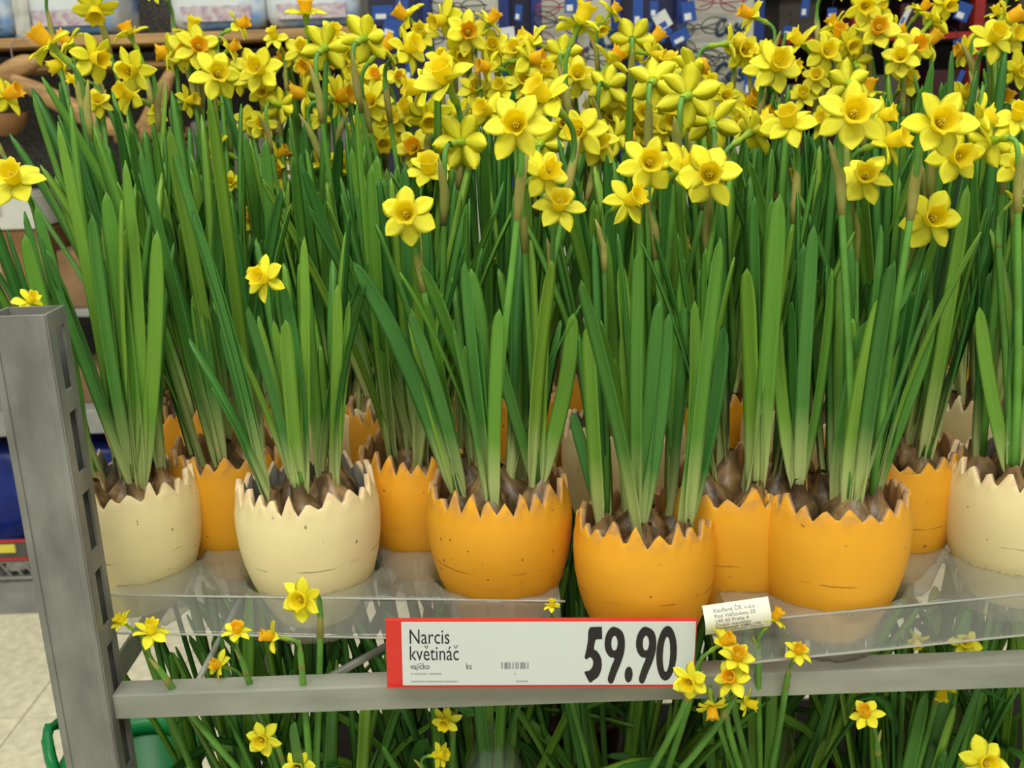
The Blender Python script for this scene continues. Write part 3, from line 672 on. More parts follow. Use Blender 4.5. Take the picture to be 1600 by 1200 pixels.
PLANTS = []
class Plant: pass
def make_plant(loc, color, seed, label, rim, nleaf, lmin, lmax, nb=7, detail=True, group=None, spread=1.0, lower=False, leanx=0.0):
    p = Plant(); p.loc = Vector(loc); p.rnd = random.Random(seed); r = p.rnd; p.n = 0; p.lower = lower
    p.root = empty('potted_daffodil', loc, label, 'potted plant', group)
    if lower:
        obj('pot', LOWPOT, p.root)
    else:
        pt = obj('pot', POTM[color][seed % 5], p.root); pt.rotation_euler.z = r.uniform(0, 6.28)
    so = obj('soil', SOILM, p.root); so.location.z = 0 if lower else 0.014; so.scale = (0.96, 0.96, 1)
    if lower: so.scale = (0.95, 0.95, 1)
    p.bulbs = []
    k0 = r.uniform(0, 6.28)
    for i in range(nb):
        if i < nb - 2: a = k0 + 2 * math.pi * i / (nb - 2) + r.uniform(-0.2, 0.2); rr = r.uniform(0.030, 0.037)
        else: a = k0 + math.pi * (i - nb + 2) + r.uniform(-0.4, 0.4); rr = 0.011
        b = Vector((rr * math.cos(a), rr * math.sin(a), (0.081 if lower else 0.0975) + r.uniform(-0.008, 0.006) + (0.004 if i >= nb - 2 else 0))); s = r.uniform(0.72, 1.0)
        p.bulbs.append((b + Vector((0, 0, 0.027 * s)), a))
        if detail:
            o = obj('bulb', BULBM[r.randrange(4)], p.root, None, b); o.scale = (s, s, s); o.rotation_euler = (r.uniform(-.25, .25), r.uniform(-.25, .25), r.uniform(0, 6))
    for j in range(nleaf):
        b, a = p.bulbs[j % nb]; L_ = r.uniform(lmin, lmax) if r.random() > 0.25 else r.uniform(lmin * 0.7, lmin * 1.2)
        bent = lower and r.random() < 0.22
        me = BENTM[r.randrange(4)] if bent else LEAFM[r.randrange(len(LEAFM))]
        o = obj('leaf', me, p.root, None, b + Vector((r.uniform(-.0045, .0045), r.uniform(-.0045, .0045), -0.006)))
        az = a + r.uniform(-1.1, 1.1); lean = abs(r.gauss(0.05, 0.055)) * spread
        q = Matrix.Rotation(az, 4, 'Z') @ Matrix.Rotation(lean, 4, 'Y')
        if leanx: q = Matrix.Rotation(leanx * r.uniform(0.4, 1.3), 4, 'Y') @ q
        o.rotation_euler = q.to_euler(); s = L_ / 0.28; wv = r.uniform(0.82, 1.25); o.scale = (s, wv, s)
    PLANTS.append(p); return p
def lowpot():
    me = lathe('pot', [(0.0, 0.0), (0.040, 0.0), (0.042, 0.002), (0.054, 0.085), (0.058, 0.086), (0.059, 0.098), (0.056, 0.099), (0.052, 0.086), (0.048, 0.06)], 28)
    me.materials.append(mat('brown_plastic_pot', (0.07, 0.03, 0.016), 0.5, 0.1, 20)); return me
LOWPOT = lowpot()

def pot_at(cx, fy, base=0.0):
    """pot centre from the middle of its front rim in the picture"""
    f = PZ(cx, fy, base + 0.108 * ZK); d = Vector((f.x - CAM.x, f.y - CAM.y, 0)).normalized()
    return Vector((f.x, f.y, base)) + d * 0.0578
up_ = []
def P_(cx, fy, color, seed, label, **k):
    loc = pot_at(cx, fy, k.pop('base', 0.0)); a = dict(rim=0, nleaf=19, lmin=0.15, lmax=0.255); a.update(k)
    p = make_plant(loc, color, seed, label, **a); p.color = color; p.cx = cx; up_.append(p); return p
P_(200, 778, 'c', 1, 'cream eggshell pot of daffodils pressed against the slotted metal post', lmin=.2, lmax=.32, nleaf=24, leanx=-0.10)
P_(481, 792, 'c', 2, 'cream eggshell pot of daffodils in the front row behind a single drooping flower', lmin=.15, lmax=.26, leanx=-0.06)
P_(780, 795, 'o', 3, 'orange eggshell pot of daffodils above the left half of the price sign', nleaf=24)
P4 = P_(1007, 841, 'o', 4, 'orange eggshell pot of daffodils standing lowest, above the price digits', base=-0.0125, lmin=.14, lmax=.26)
for ch in P4.root.children:
    if ch.name.startswith('pot'): ch.scale = (0.945, 0.945, 0.97)
P_(1300, 806, 'o', 5, 'orange eggshell pot of daffodils just right of the small paper sticker', nleaf=22, leanx=0.03)
P_(1595, 756, 'c', 6, 'cream eggshell pot of daffodils cut off by the right picture edge', leanx=0.05, nleaf=24)
# second row
kw = dict(lmin=.2, lmax=.34, nleaf=28)
P_(368, 730, 'o', 7, 'orange eggshell pot of daffodils squeezed between and behind the two cream pots', leanx=-0.04, **kw)
P_(660, 732, 'o', 8, 'orange eggshell pot with bare bulbs behind the gap of cream and orange pots', **kw)
P_(1150, 782, 'o', 9, 'orange eggshell pot of daffodils tucked behind the gap over the paper sticker', **kw)
P_(1393, 728, 'o', 10, 'orange eggshell pot of daffodils between a front orange pot and the right-edge cream pot', **kw)
# third row
kw = dict(lmin=.22, lmax=.36, nleaf=27)
P_(265, 655, 'o', 11, 'pot of daffodils glimpsed behind the leaves of the leftmost cream pot', leanx=-0.05, **kw)
P_(430, 640, 'o', 12, 'orange eggshell pot of daffodils barely seen behind the left cream pots', **kw)
P_(628, 655, 'o', 13, 'orange eggshell pot whose rim shows above the second-row orange pot with bare bulbs', **kw)
P_(975, 692, 'c', 14, 'cream eggshell pot of daffodils seen behind the lowest orange pot', **kw)
P_(1255, 668, 'c', 15, 'cream eggshell pot glimpsed between leaves behind the orange pot by the sticker', **kw)
P_(1545, 645, 'c', 16, 'cream eggshell pot behind the right-edge cream pot', leanx=0.03, **kw)
# further rows: only leaves and flowers show over the front ones
rowsb = [(1.07, [335, 520, 790, 1100, 1400], .24, .37), (1.155, [240, 450, 650, 890, 1190, 1320, 1520], .25, .38), (1.235, [350, 550, 760, 975, 1090, 1410, 1580], .25, .385)]
sd = 20; rown = ('fourth', 'fifth', 'sixth')
for ri, (Y, xs, a, b) in enumerate(rowsb):
    for i, x in enumerate(xs):
        z = 0.0; f = PY(x, 600, Y); c = 'c' if sd % 3 == 0 else 'o'
        pos = ('at its left end', 'second from the left', 'third from the left', 'fourth from the left', 'fifth from the left', 'sixth from the left', 'at its right end')
        tx = pos[i] if i < len(xs) - 1 else pos[-1]
        make_plant((f.x, Y, 0), c, sd, 'tall daffodil clump in the %s row from the front, %s' % (rown[ri], tx), rim=0, nleaf=24, lmin=a, lmax=b, nb=6, detail=False, leanx=-0.04 if x < 400 else (0.03 if x > 1300 else 0)); sd += 1

# hero leaves traced to the pots they grow from: tip .. base in the photo, at their own distance
LN = 0
def hero_leaf(p, pts, wpx, dy=0.0):
    bl = min((b for b, a in p.bulbs), key=lambda b: (PYp(b + p.loc) - Vector((pts[-1][0], 0))).length if False else abs(proj(b + p.loc)[0] - pts[-1][0]) + (0.0 if b.y < 0 else 30))
    Y0 = p.loc.y + bl.y + dy; P = [PY(x, y, Y0) for x, y in pts][::-1]; P[0] = bl + p.loc + Vector((0, 0, -0.008))
    Q = bez([P[0], P[0].lerp(P[1], 0.5)] + P[1:], 9, TS)
    wd = wpx * depth(P[len(P) // 2]) / F
    obj('leaf', leaf_from_path([q - p.loc for q in Q], wd, Vector((R.uniform(-.3, .3), -1, 0))), p.root)
def proj(v):
    d = v - CAM; z = d.dot(FWD); return (800 + F * d.dot(RT) / z, 600 - F * d.dot(UP) / z)
U = up_
for i, pts, wpx in [
    (0, [(165, 300), (195, 480), (215, 735)], 30), (0, [(245, 360), (247, 560), (235, 735)], 24), (0, [(55, 320), (110, 520), (150, 740)], 20), (0, [(38, 330), (85, 520), (140, 740)], 17),
    (0, [(90, 190), (150, 480), (200, 735)], 18), (0, [(195, 250), (225, 500), (225, 735)], 20),
    (1, [(527, 445), (527, 600), (515, 740)], 20), (1, [(440, 440), (470, 580), (490, 740)], 24), (1, [(475, 370), (478, 560), (490, 745)], 18), (1, [(300, 330), (370, 520), (420, 745)], 18), (1, [(270, 230), (350, 480), (412, 740)], 18), (1, [(427, 500), (450, 620), (468, 740)], 16), (1, [(545, 470), (538, 600), (530, 735)], 12),
    (2, [(552, 410), (625, 520), (660, 620), (700, 760)], 30), (2, [(895, 490), (893, 600), (872, 740)], 26), (2, [(735, 420), (760, 560), (778, 770)], 28), (2, [(640, 480), (670, 620), (690, 755)], 20), (2, [(725, 540), (755, 640), (775, 770)], 18), (2, [(850, 470), (845, 600), (820, 760)], 22), (2, [(775, 540), (800, 640), (812, 770)], 18),
    (3, [(985, 300), (980, 600), (1012, 815)], 20), (3, [(1030, 470), (1015, 620), (1018, 815)], 24), (3, [(1045, 490), (1040, 640), (1025, 800)], 22), (3, [(895, 645), (915, 720), (940, 790)], 20), (3, [(925, 480), (930, 640), (948, 790)], 22), (3, [(1130, 510), (1122, 640), (1088, 780)], 26), (3, [(1085, 470), (1092, 620), (1085, 780)], 20), (3, [(960, 560), (965, 680), (958, 790)], 18),
    (4, [(1211, 360), (1205, 560), (1210, 745)], 22), (4, [(1255, 380), (1252, 560), (1252, 745)], 26), (4, [(1300, 420), (1290, 600), (1255, 745)], 18), (4, [(1385, 420), (1375, 600), (1335, 750)], 22), (4, [(1425, 455), (1405, 620), (1370, 750)], 22), (4, [(1460, 495), (1430, 620), (1385, 700), (1362, 770)], 20), (4, [(1330, 380), (1325, 560), (1322, 750)], 18), (4, [(1360, 490), (1385, 590), (1392, 680), (1375, 740)], 15),
    (5, [(1600, 400), (1580, 560), (1555, 720)], 24), (5, [(1530, 480), (1540, 600), (1548, 720)], 22), (5, [(1590, 520), (1585, 620), (1575, 720)], 20)]:
    hero_leaf(U[i], pts, wpx)

# ---------------------------------------------------------------- lower shelf
LZ = -0.402
lowp = []
for i, (x, Y, lab) in enumerate([(-0.275, 0.86, 'beside the foot of the slotted post'), (-0.20, 0.83, 'below the bare end of the rail'), (-0.06, 0.86, 'below the left end of the price sign'), (0.08, 0.83, 'below the price sign digits'), (0.22, 0.85, 'below the flowers that overlap the sign corner'), (0.36, 0.83, 'under the rail at the right'), (0.50, 0.86, 'at the far right under the rail'),
                                 (-0.26, 0.98, 'second row, nearest the post'), (-0.13, 0.97, 'second row, under the left tray'), (0.01, 0.98, 'second row, behind the price sign'), (0.15, 0.97, 'second row, under the gap between trays'), (0.30, 0.98, 'second row, under the right tray'), (0.45, 0.97, 'second row, at the right under the rail'), (0.07, 1.12, 'in the last row of the lower shelf')]):
    p = make_plant((x, Y, LZ), 'o', 60 + i, 'daffodil clump on the lower shelf, ' + lab, rim=0, nleaf=34 if i < 7 else 26, lmin=.22, lmax=.345, nb=6, detail=False, spread=2.2, lower=True, leanx=0.05 * (1 if x > 0.1 else (-0.6 if x > -0.19 else 0.5))); lowp.append(p)

# ---------------------------------------------------------------- flowers: picture x, y, radius, facing (right, up, to camera), o = orange trumpet
FL = """78 70 38 -.6 .6 .4 o;108 66 26 -.7 .5 .3 o;100 98 28 -.7 -.4 .3;148 12 32 .2 -.8 .4;203 55 27 -.3 .7 .3 o;145 90 34 .6 -.2 .4;210 110 34 -.2 -.3 .8;205 150 30 -.4 .1 .8;152 162 22 .3 .2 .7;8 150 30 .8 .3 .2 o;
25 283 42 0 .35 .8;265 82 30 -.8 -.1 .3 o;292 82 32 .1 -.2 .7 o;308 76 32 .3 0 .6 o;300 52 26 .2 .6 .3;338 118 36 .4 0 .8;358 78 22 .7 .4 .2 o;372 40 24 .8 .3 .2 o;370 122 24 .5 0 .5;292 158 22 .8 .1 .3;245 178 18 .2 .2 .8;340 165 18 -.4 .6 .3;338 232 30 -.7 .3 .4;397 108 32 .1 .1 .9;390 190 22 .2 -.2 .7;362 285 16 0 0 .9;122 125 20 -.5 0 .5;
408 110 33 -.2 0 .9;410 142 24 .1 -.2 .8;478 22 30 0 .7 .3 o;450 95 28 -.5 .3 .4 o;508 75 36 .1 .4 -.7;485 103 26 -.3 -.2 .5 o;540 100 28 -.6 0 .4 o;478 148 32 -.9 .15 .2 o;525 152 34 .85 .1 .3 o;437 165 26 .3 .1 -.8;582 160 30 -.1 -.1 .95;570 60 36 .2 .4 -.7;600 75 34 .6 .5 .2 o;635 78 34 .6 .2 .5;635 28 30 -.7 .5 .3 o;695 30 30 -.6 -.3 .4;730 52 32 .1 -.1 .7 o;765 35 24 .5 .6 .3 o;772 75 26 -.1 0 .9;718 80 26 .2 -.5 .5;793 92 28 0 .1 .9;765 105 26 -.7 0 .4 o;548 85 26 .2 -.3 .7;560 120 24 0 -.2 .8;590 120 22 -.2 .1 .9 o;620 120 16 .3 0 .7 o;698 128 44 -.25 .45 .7;660 138 38 -.85 0 .35;670 180 34 .1 -.6 .6;715 178 24 .5 -.3 .6;597 220 28 .2 -.4 .6;622 230 22 .7 .1 .4 o;650 232 32 -.2 0 .85 o;722 222 42 .35 .25 -.8;703 213 22 -.8 .2 .3 o;670 270 37 0 .55 .7;765 175 32 -.5 .1 .6;505 258 28 -.2 .8 .25 o;436 245 26 .6 .5 .25 o;432 275 26 .1 .5 .5 o;410 195 24 .1 -.1 .9;500 185 18 .3 0 .7;532 258 22 .4 -.2 .6;637 337 46 -.05 0 .95 n;
832 65 30 -.6 .2 .3;905 38 36 .3 .7 .1;955 20 22 .6 .6 .1 o;938 42 18 .2 -.5 .5;806 78 26 -.2 0 .8;828 92 32 .8 0 .3 o;878 85 30 .1 .3 -.8;988 62 32 .1 .2 -.8;1018 65 28 .6 .6 .1 o;1018 85 24 .6 -.2 .3;953 100 32 .5 .6 .2 o;902 120 30 0 0 .8;948 135 32 .3 .1 -.8;1138 68 30 .95 .1 .1;1160 82 27 .1 -.1 .85;1177 25 26 -.8 .3 .2 o;1190 80 22 .3 .2 .7;1193 112 30 0 .1 .9;1020 128 40 .2 .3 -.8;1048 108 32 -.2 .6 .5;1080 110 34 .6 .3 -.3 o;1075 150 44 .3 .3 -.8;1060 180 38 -.4 -.5 .6;1112 192 42 .1 .4 -.8;1132 150 22 0 -.2 .8;1168 162 30 .4 .3 .6 o;1175 205 38 .7 .5 -.1;1192 175 22 .5 .1 .5 o;855 155 44 -.55 .4 .5;808 198 54 -.1 -.05 .95 n;910 205 38 -.4 -.1 .7;930 225 36 .1 0 .85;962 215 32 .7 0 -.3 o;845 225 36 .1 .3 -.8;848 272 44 .45 .1 .8 n;1012 257 46 .05 0 .95 n;1068 262 44 .55 .3 .6 n;1108 274 50 -.15 -.1 .95 n;980 315 38 .5 .2 .7 n;872 325 42 .1 .45 .8 n;972 165 26 .2 0 .8;935 165 26 -.1 .1 .9;1010 175 30 -.2 -.2 .8;955 185 24 0 .1 .9;
1210 105 38 .1 .1 .9;1253 68 28 -.5 .4 .2;1235 105 22 .4 0 .5;1305 40 24 -.5 .6 .2 o;1308 58 26 0 .4 .6 o;1325 68 26 .2 -.4 .6;1350 8 28 -.1 -.3 .7;1370 48 32 -.1 .1 .85 o;1398 50 24 .7 .1 .4 o;1440 15 22 .4 .5 .4 o;1455 32 30 .5 .7 .1;1478 5 24 .1 -.4 .6;1430 72 30 0 -.1 .85 o;1450 68 28 .6 .6 .2 o;1408 92 28 -.3 0 .7;1287 82 30 .1 -.1 .8;1335 97 26 .1 .5 -.7;1325 132 36 -.1 .3 -.8;1330 183 54 -.1 .05 .95 n;1375 182 34 .7 .1 .5 n;1355 145 26 .1 .7 .3 o;1235 195 44 -.35 .5 .65 n;1385 222 42 .6 .1 .65 n;1350 280 44 -.15 .2 .9 n;1465 195 54 -.05 0 .95 n;1525 188 42 .75 .2 .4 n;1488 243 44 .15 -.2 .9 n;1550 220 42 -.2 .1 -.85 n;1588 185 34 -.1 .4 .7 n;1592 258 36 -.3 -.1 .8 n;1510 80 26 -.9 .1 .1 o;1550 62 34 0 .2 .8;1570 32 32 .7 .3 .3 o;1560 22 18 -.4 .7 .2;1588 110 28 .2 -.2 .8;1578 58 26 .2 0 .8;1240 278 24 -.3 .8 .2 o;1275 122 24 -.2 .1 .8;1370 15 22 .2 .2 .8;1572 158 22 .2 .6 .4 o;
45 472 24 .6 .5 .3 n;330 453 21 -.6 .5 .3;392 338 22 -.2 .2 .8 o;415 436 36 -.35 .1 .85 n;463 335 18 .4 .3 .6;778 405 12 .4 .5 .3;1090 372 20 -.3 0 .7 o;1025 312 22 .3 0 .7;1452 343 48 0 0 1 n;1583 313 20 .4 .5 .2 n;
740 140 26 .2 .1 .8;785 140 24 -.3 .2 .8;872 150 26 .3 -.1 .8;820 130 26 0 .2 .9;880 190 24 .1 -.3 .8;995 205 26 .3 .2 .7;1040 205 28 -.2 .1 .9;1150 190 24 .3 .1 .8;640 175 26 -.3 .3 .7;610 190 24 .2 .1 .8;560 200 20 -.2 -.2 .8;1255 150 24 -.2 .2 .8;1290 190 26 -.6 .2 .5;1415 130 24 .2 .3 .7;1500 150 24 .3 .2 .7;470 80 24 .2 .1 .8;430 60 20 -.2 .5 .5;520 55 22 .3 .4 .5;660 55 24 -.2 .2 .8;850 115 26 .2 .2 .8;690 95 24 .1 .2 .9;1105 130 22 .2 0 .8;75 -22 24 .3 .4 .5;247 -18 24 -.2 .3 .6;1300 -25 26 .2 .2 .6;1590 -22 24 .1 .3 .7;1395 -20 24 -.1 .2 .8"""
LOWF = """192 972 20 -.5 .6 .4 .73;235 990 28 .2 .75 .3 .71;370 988 24 .1 .7 .4 .71 o;343 1040 24 -.5 .3 .5 .74 o;476 935 36 -.25 .05 .9 .70;428 995 26 -.7 .2 .4 .70 o;412 1153 28 -.1 0 .9 .72;465 1198 26 .1 .1 .9 .70;697 1125 24 -.2 -.2 .8 .74;685 1180 22 .7 .2 .4 .74;862 948 14 0 .8 .2 .715;1128 1005 28 .5 .5 .4 .675 o;1150 1030 30 .1 .6 .5 .665 o;1145 1062 30 -.4 .4 .6 .66 o;1080 1062 30 -.4 -.05 .8 .655;1112 1103 28 0 -.7 .4 .67 o;1165 1098 22 .7 -.1 .3 .68;1208 967 24 .5 .7 .2 .69 o;1246 1020 24 .1 .6 .5 .685 o;1355 1118 27 -.4 .6 .4 .70 o;1430 1000 20 .1 -.5 .5 .80;1508 1005 24 -.2 .3 .7 .80;1472 1075 24 -.2 -.7 .4 .76;1535 1190 38 .05 .15 .9 .70"""
def place_flower(C, rpx, face, orange, p, bud=False):
    r = p.rnd; d = depth(C); s = rpx * d / F / 0.0250
    fd = (RT * face[0] + UP * face[1] - FWD * face[2]).normalized()
    q = fd.to_track_quat('Z', 'Y').to_matrix().to_4x4() @ Matrix.Rotation(r.uniform(0, 6.28), 4, 'Z')
    fo = obj('flower', FLB, p.root); fo.matrix_basis = Matrix.Translation(C - p.loc) @ q @ Matrix.Diagonal((s, s, s, 1))
    ph = r.uniform(-0.1, 0.1); refl = r.gauss(0.10, 0.13)
    for k in range(6):
        pe = obj('petal', PETM[r.randrange(6)], fo)
        tilt = refl + r.gauss(0, 0.13)
        pe.rotation_euler = (Matrix.Rotation(k * math.pi / 3 + ph + r.gauss(0, 0.05), 4, 'Z') @ Matrix.Rotation(tilt, 4, 'Y') @ Matrix.Rotation(r.gauss(0, 0.18), 4, 'X')).to_euler()
        l_ = r.uniform(0.92, 1.08); pe.scale = (l_, r.uniform(0.9, 1.12), 1); pe.location = (0, 0, 0.0004 * (k % 2))
    t = obj('trumpet', TRM[1 if orange else 0][r.randrange(3)], fo); t.rotation_euler.z = r.uniform(0, 6); tl = r.uniform(0.9, 1.15); t.scale = (1, 1, tl)
    # stem: from a bulb up to the sheath, then the bent neck into the flower
    nb = min(range(len(p.bulbs)), key=lambda i: (p.bulbs[i][0].xy + p.loc.xy - C.xy).length + r.uniform(0, 0.02))
    B = p.bulbs[nb][0] + p.loc + Vector((r.uniform(-.003, .003), r.uniform(-.003, .003), -0.01))
    E = C - fd * (0.0215 * s)
    hz = Vector((fd.x, fd.y, 0)); back = hz * (-0.010 * s)
    drop = 0.034 * s if fd.z < 0.5 else 0.04 * s
    S = E + back + Vector((0, 0, -drop)) - Vector((fd.x, fd.y, 0)) * 0.004
    toB = (B - S); hb = Vector((toB.x, toB.y, 0)); S += hb * 0.06
    lowz = B + Vector((hb.x * -0.15, hb.y * -0.15, (S.z - B.z) * 0.45)); upz = S + Vector((hb.x * 0.35, hb.y * 0.35, -(S.z - B.z) * 0.38))
    P1 = bez([B, lowz, upz, S], 9)
    dirS = (P1[-1] - P1[-2]).normalized()
    P2 = bez([S, S + dirS * (0.022 * s), E - fd * (0.014 * s), E + fd * 0.001], 6)
    n = len(P1); rad = [0.0036 - 0.0010 * (i / (n - 1)) for i in range(n)] + [0.0020 * s + 0.0003] * (len(P2) - 1)
    obj('flower_stem', tube('flower_stem', [x - p.loc for x in P1 + P2[1:]], rad, 7), p.root, STEM)
    # papery sheath round the top of the stem, ending in a free point
    V = []; Fc = []; a0 = S - dirS * (0.030 * s); out = (dirS * 1.0 - hz * 0.25 + Vector((r.uniform(-.3, .3), r.uniform(-.3, .3), 0))).normalized()
    path = [a0, S - dirS * 0.014 * s, S - dirS * 0.002 * s, S + out * 0.010 * s, S + out * 0.020 * s, S + out * 0.026 * s]
    tube_data(path, [0.0031, 0.0036 * s + .0004, 0.0040 * s, 0.0034 * s, 0.0018 * s, 0.0003], 6, V, Fc)
    sp = obj('spathe', mesh('spathe', [v - p.loc for v in V], Fc), p.root, SPATHE)
    p.n += 1
HERO = []
uppl = [p for p in PLANTS if not p.lower]
for tok in FL.replace('\n', '').split(';'):
    f = tok.split(); x, y, rp, a, b, c = [float(v) for v in f[:6]]; near = 'n' in f[6:]; orange = 'o' in f[6:]
    d = 0.0240 * F / rp
    d = max(0.66, min(0.78, d)) if near else max(0.84, min(1.22, d))
    C = PD(x, y, d)
    if not near: C = PD(x, y, d + R.uniform(-0.03, 0.02))
    p = min(uppl, key=lambda q: math.hypot((q.loc.x - C.x) * 1.15, q.loc.y - C.y) + 0.006 * q.n)
    place_flower(C, rp * (1.04 if near else 1.13), (a, b, c), orange, p)
    HERO.append((x, y, rp * (0.95 if near or rp >= 38 else 0.7), depth(C), near or rp >= 38))
for tok in LOWF.split(';'):
    f = tok.split(); x, y, rp, a, b, c, Y = [float(v) for v in f[:7]]; C = PY(x, y, Y)
    p = min(lowp, key=lambda q: math.hypot(q.loc.x - C.x, q.loc.y - C.y) + 0.01 * q.n)
    place_flower(C, rp * 1.04, (a, b, c), 'o' in f[7:], p)

# leaves that would cross a flower seen open in the photo are cut shorter or left out
bpy.context.view_layer.update()
for p in uppl:
    for o in [c for c in p.root.children if c.name.startswith('leaf')]:
        hb_ = False; me = o.data; hero = me.users == 1; mw = Matrix.Translation(p.loc) @ o.matrix_basis
        for it in range(6):
            mw = Matrix.Translation(p.loc) @ o.matrix_basis; hit = False
            for v in list(me.vertices)[2::6]:
                wv_ = mw @ v.co; u_, v_ = proj(wv_); dd = depth(wv_)
                for fx, fy, fr, fd, big in HERO:
                    if abs(u_ - fx) < fr and dd < fd + 0.004 and (big or not hero) and math.hypot(u_ - fx, v_ - fy) < fr: hit = True; hb_ = big; break
                if hit: break
            if not hit: break
            if hero or (it == 5 and hb_): bpy.data.objects.remove(o); break
            o.scale = (o.scale.x * 0.86, o.scale.y, o.scale.z * 0.86)
# ================================================================== CLEAR TRAYS
def tray(xa_, xb_, fyl, fyr, label, HT=0.044):
    """thermoformed sheet: flat deck with a cup pressed round every pot, front skirt and flange"""
    pots = [p.loc for p in uppl]; st = 0.0042
    nx = int((xb_ - xa_) / st); ny = int(0.50 / st); V = []; Fc = []
    def yf0(x): return fyl + (fyr - fyl) * (x - xa_) / (xb_ - xa_)
    sh0 = max([0] + [yf0(q.x) - (q.y - 0.058) for q in pots if q.z > -0.005 and xa_ < q.x < xb_])
    def yf(x): return yf0(x) - sh0
    def h(x, y):
        z = HT
        for q in pots:
            if q.z < -0.005: continue
            dd = math.hypot(x - q.x, y - q.y)
            if dd < 0.0605:
                if dd < 0.042: zz_ = -0.0125
                else: tt = (dd - 0.042) / 0.0185; zz_ = -0.0125 + (HT + 0.0125) * (tt ** 0.8)
                z = min(z, zz_)
        # random lumps shaped into the sheet so the deck catches glints
        z += 0.0022 * noise.noise(Vector((x * 45, y * 45, 0.3))) + 0.0008 * noise.noise(Vector((x * 150, y * 150, 4.3)))
        return z
    cols = nx + 1
    skirt = [(-0.010, 0.012), (-0.0075, 0.0122), (-0.006, 0.014), (-0.003, HT - 0.006), (-0.0018, HT - 0.0015), (0.0, HT)]
    for dy, z in skirt:
        for i in range(cols):
            x = xa_ + i * st; wob = 0.0009 * math.sin(x * 45) + 0.0006 * noise.noise(Vector((x * 30, 0, 0))); V.append((x, yf(x) + dy + wob, z if z < HT - .002 else z + 0.0005 * math.sin(x * 80)))
    for j in range(1, ny + 1):
        for i in range(cols):
            x = xa_ + i * st; y = yf(x) + j * st; V.append((x, y, h(x, y)))
    rows = len(skirt) + ny
    for j in range(rows - 1):
        for i in range(nx):
            a = j * cols + i; Fc.append((a, a + 1, a + 1 + cols, a + cols))
    o = obj('clear_tray', mesh('clear_tray', V, Fc), None, PLASTIC); tag(o, label, 'tray')
    for k_, (dy, z) in enumerate(((-0.0018, HT - 0.0008), (-0.0098, 0.0122))):
        obj('highlight_bead', tube('highlight_bead', [(xa_ + t * (xb_ - xa_) / 40, yf(xa_ + t * (xb_ - xa_) / 40) + dy, z) for t in range(41)], 0.0010, 6), o, EDGE_HIGHLIGHT)  # pale beads added along ridge and lower edge as their highlight lines
    return o
def yl(px, py): return PZ(px, py, 0.044).y
XL = PY(150, 930, .75).x; XR = PY(880, 935, .77).x
tray(XL, XR, yl(172, 927), yl(840, 938), 'clear moulded plastic tray holding the cream pots beside the post')
XL2 = PY(1112, 960, .77).x; XR2 = PY(1690, 900, .77).x
tray(XL2, XR2, yl(1180, 962), yl(1600, 912), 'clear moulded plastic tray under the pots right of the price sign')

# ================================================================== PRICE SIGN
SY = PYF - 0.016
tl_ = PY(597, 970, SY); tr_ = PY(1086, 969, SY); bl_ = PY(603, 1080, SY)
sw = (tr_ - tl_).length; sh_ = sw * 117 / 488.0
sroot = empty('price_sign', (tl_ + (tr_ - tl_) * 0.5 + Vector((0, 0, -sh_))), 'red-framed white price sign reading 59.90 on the front rail', 'sign')
ang = math.atan2(tr_.z - tl_.z, tr_.x - tl_.x); sroot.rotation_euler = (math.radians(-1), -ang, 0)
K = sw / 1542.0
def SX(x): return (x - 18) * K - sw / 2
def SZ(y): return sh_ - (y - 35) * K
obj('holder', boxmesh('holder', (-sw / 2, 0.0, 0), (sw / 2, 0.004, sh_), 0.0006), sroot, RED)
obj('card', boxmesh('card', (SX(98), -0.0010, SZ(393)), (SX(1553), 0.0005, SZ(45))), sroot, WHITE)
obj('cover_strip', boxmesh('cover_strip', (-sw / 2, -0.0022, 0), (sw / 2, -0.0008, SZ(398)), 0.0003), sroot, RED)
obj('hook', boxmesh('hook', (-0.02, 0.004, sh_ * 0.3), (0.02, 0.016, sh_ * 0.38), 0.0005), sroot, RED)
def tw_(s): return max(v.co.x for v in text_mesh('measure', s, 1.0, 0.0).vertices)
def stext(s, x, base, cap, m, xs, bold=0.0):
    plain = s.replace('ě', 'e').replace('č', 'c'); bm = bmesh.new(); bm.from_mesh(text_mesh('lettering', plain, 1.0, 0.0))
    for i, ch in enumerate(s):            # caron drawn as a small hook over e and c
        if ch in 'ěč':
            cx = (tw_(plain[:i]) + tw_(plain[:i + 1])) / 2 + 0.02; t = 0.035
            for sg in (-1, 1):
                q = [(cx, 0.56), (cx, 0.63), (cx + sg * 0.115, 0.735), (cx + sg * 0.115 - sg * 0.06, 0.735)] if False else [(cx - sg * 0.005, 0.565), (cx + sg * 0.075, 0.715), (cx + sg * 0.145, 0.715), (cx + sg * 0.03, 0.565)]
                bm.faces.new([bm.verts.new((a_, 0, b_)) for a_, b_ in q])
    me = bm_mesh('lettering', bm)
    me.transform(Matrix.Diagonal((cap / 0.70 * K * xs, 1, cap / 0.70 * K, 1)))
    o = obj('lettering', me, sroot, m, (SX(x), -0.00115, SZ(base))); return o
stext('Narcis', 132, 161, 80, BLACK, 0.68); stext('květináč', 132, 252, 80, BLACK, 0.66)
stext('vajíčko', 137, 302, 34, BLACK, 0.72); stext('ks', 414, 302, 34, BLACK, 0.72)
def bars(rects, m, name):
    bm = bmesh.new()
    for x0, x1, y0, y1 in rects: addbox(bm, (SX(x0), -0.0012, SZ(y1)), (SX(x1), -0.0009, SZ(y0)))
    obj(name, bm_mesh(name, bm), sroot, m)
rr = random.Random(3); rects = []; x = 590
while x < 730:
    wd = rr.choice((2, 3, 5)); rects.append((x, x + wd, 265, 301)); x += wd + rr.choice((2, 3, 4, 9))
bars(rects, GREYP, 'barcode')
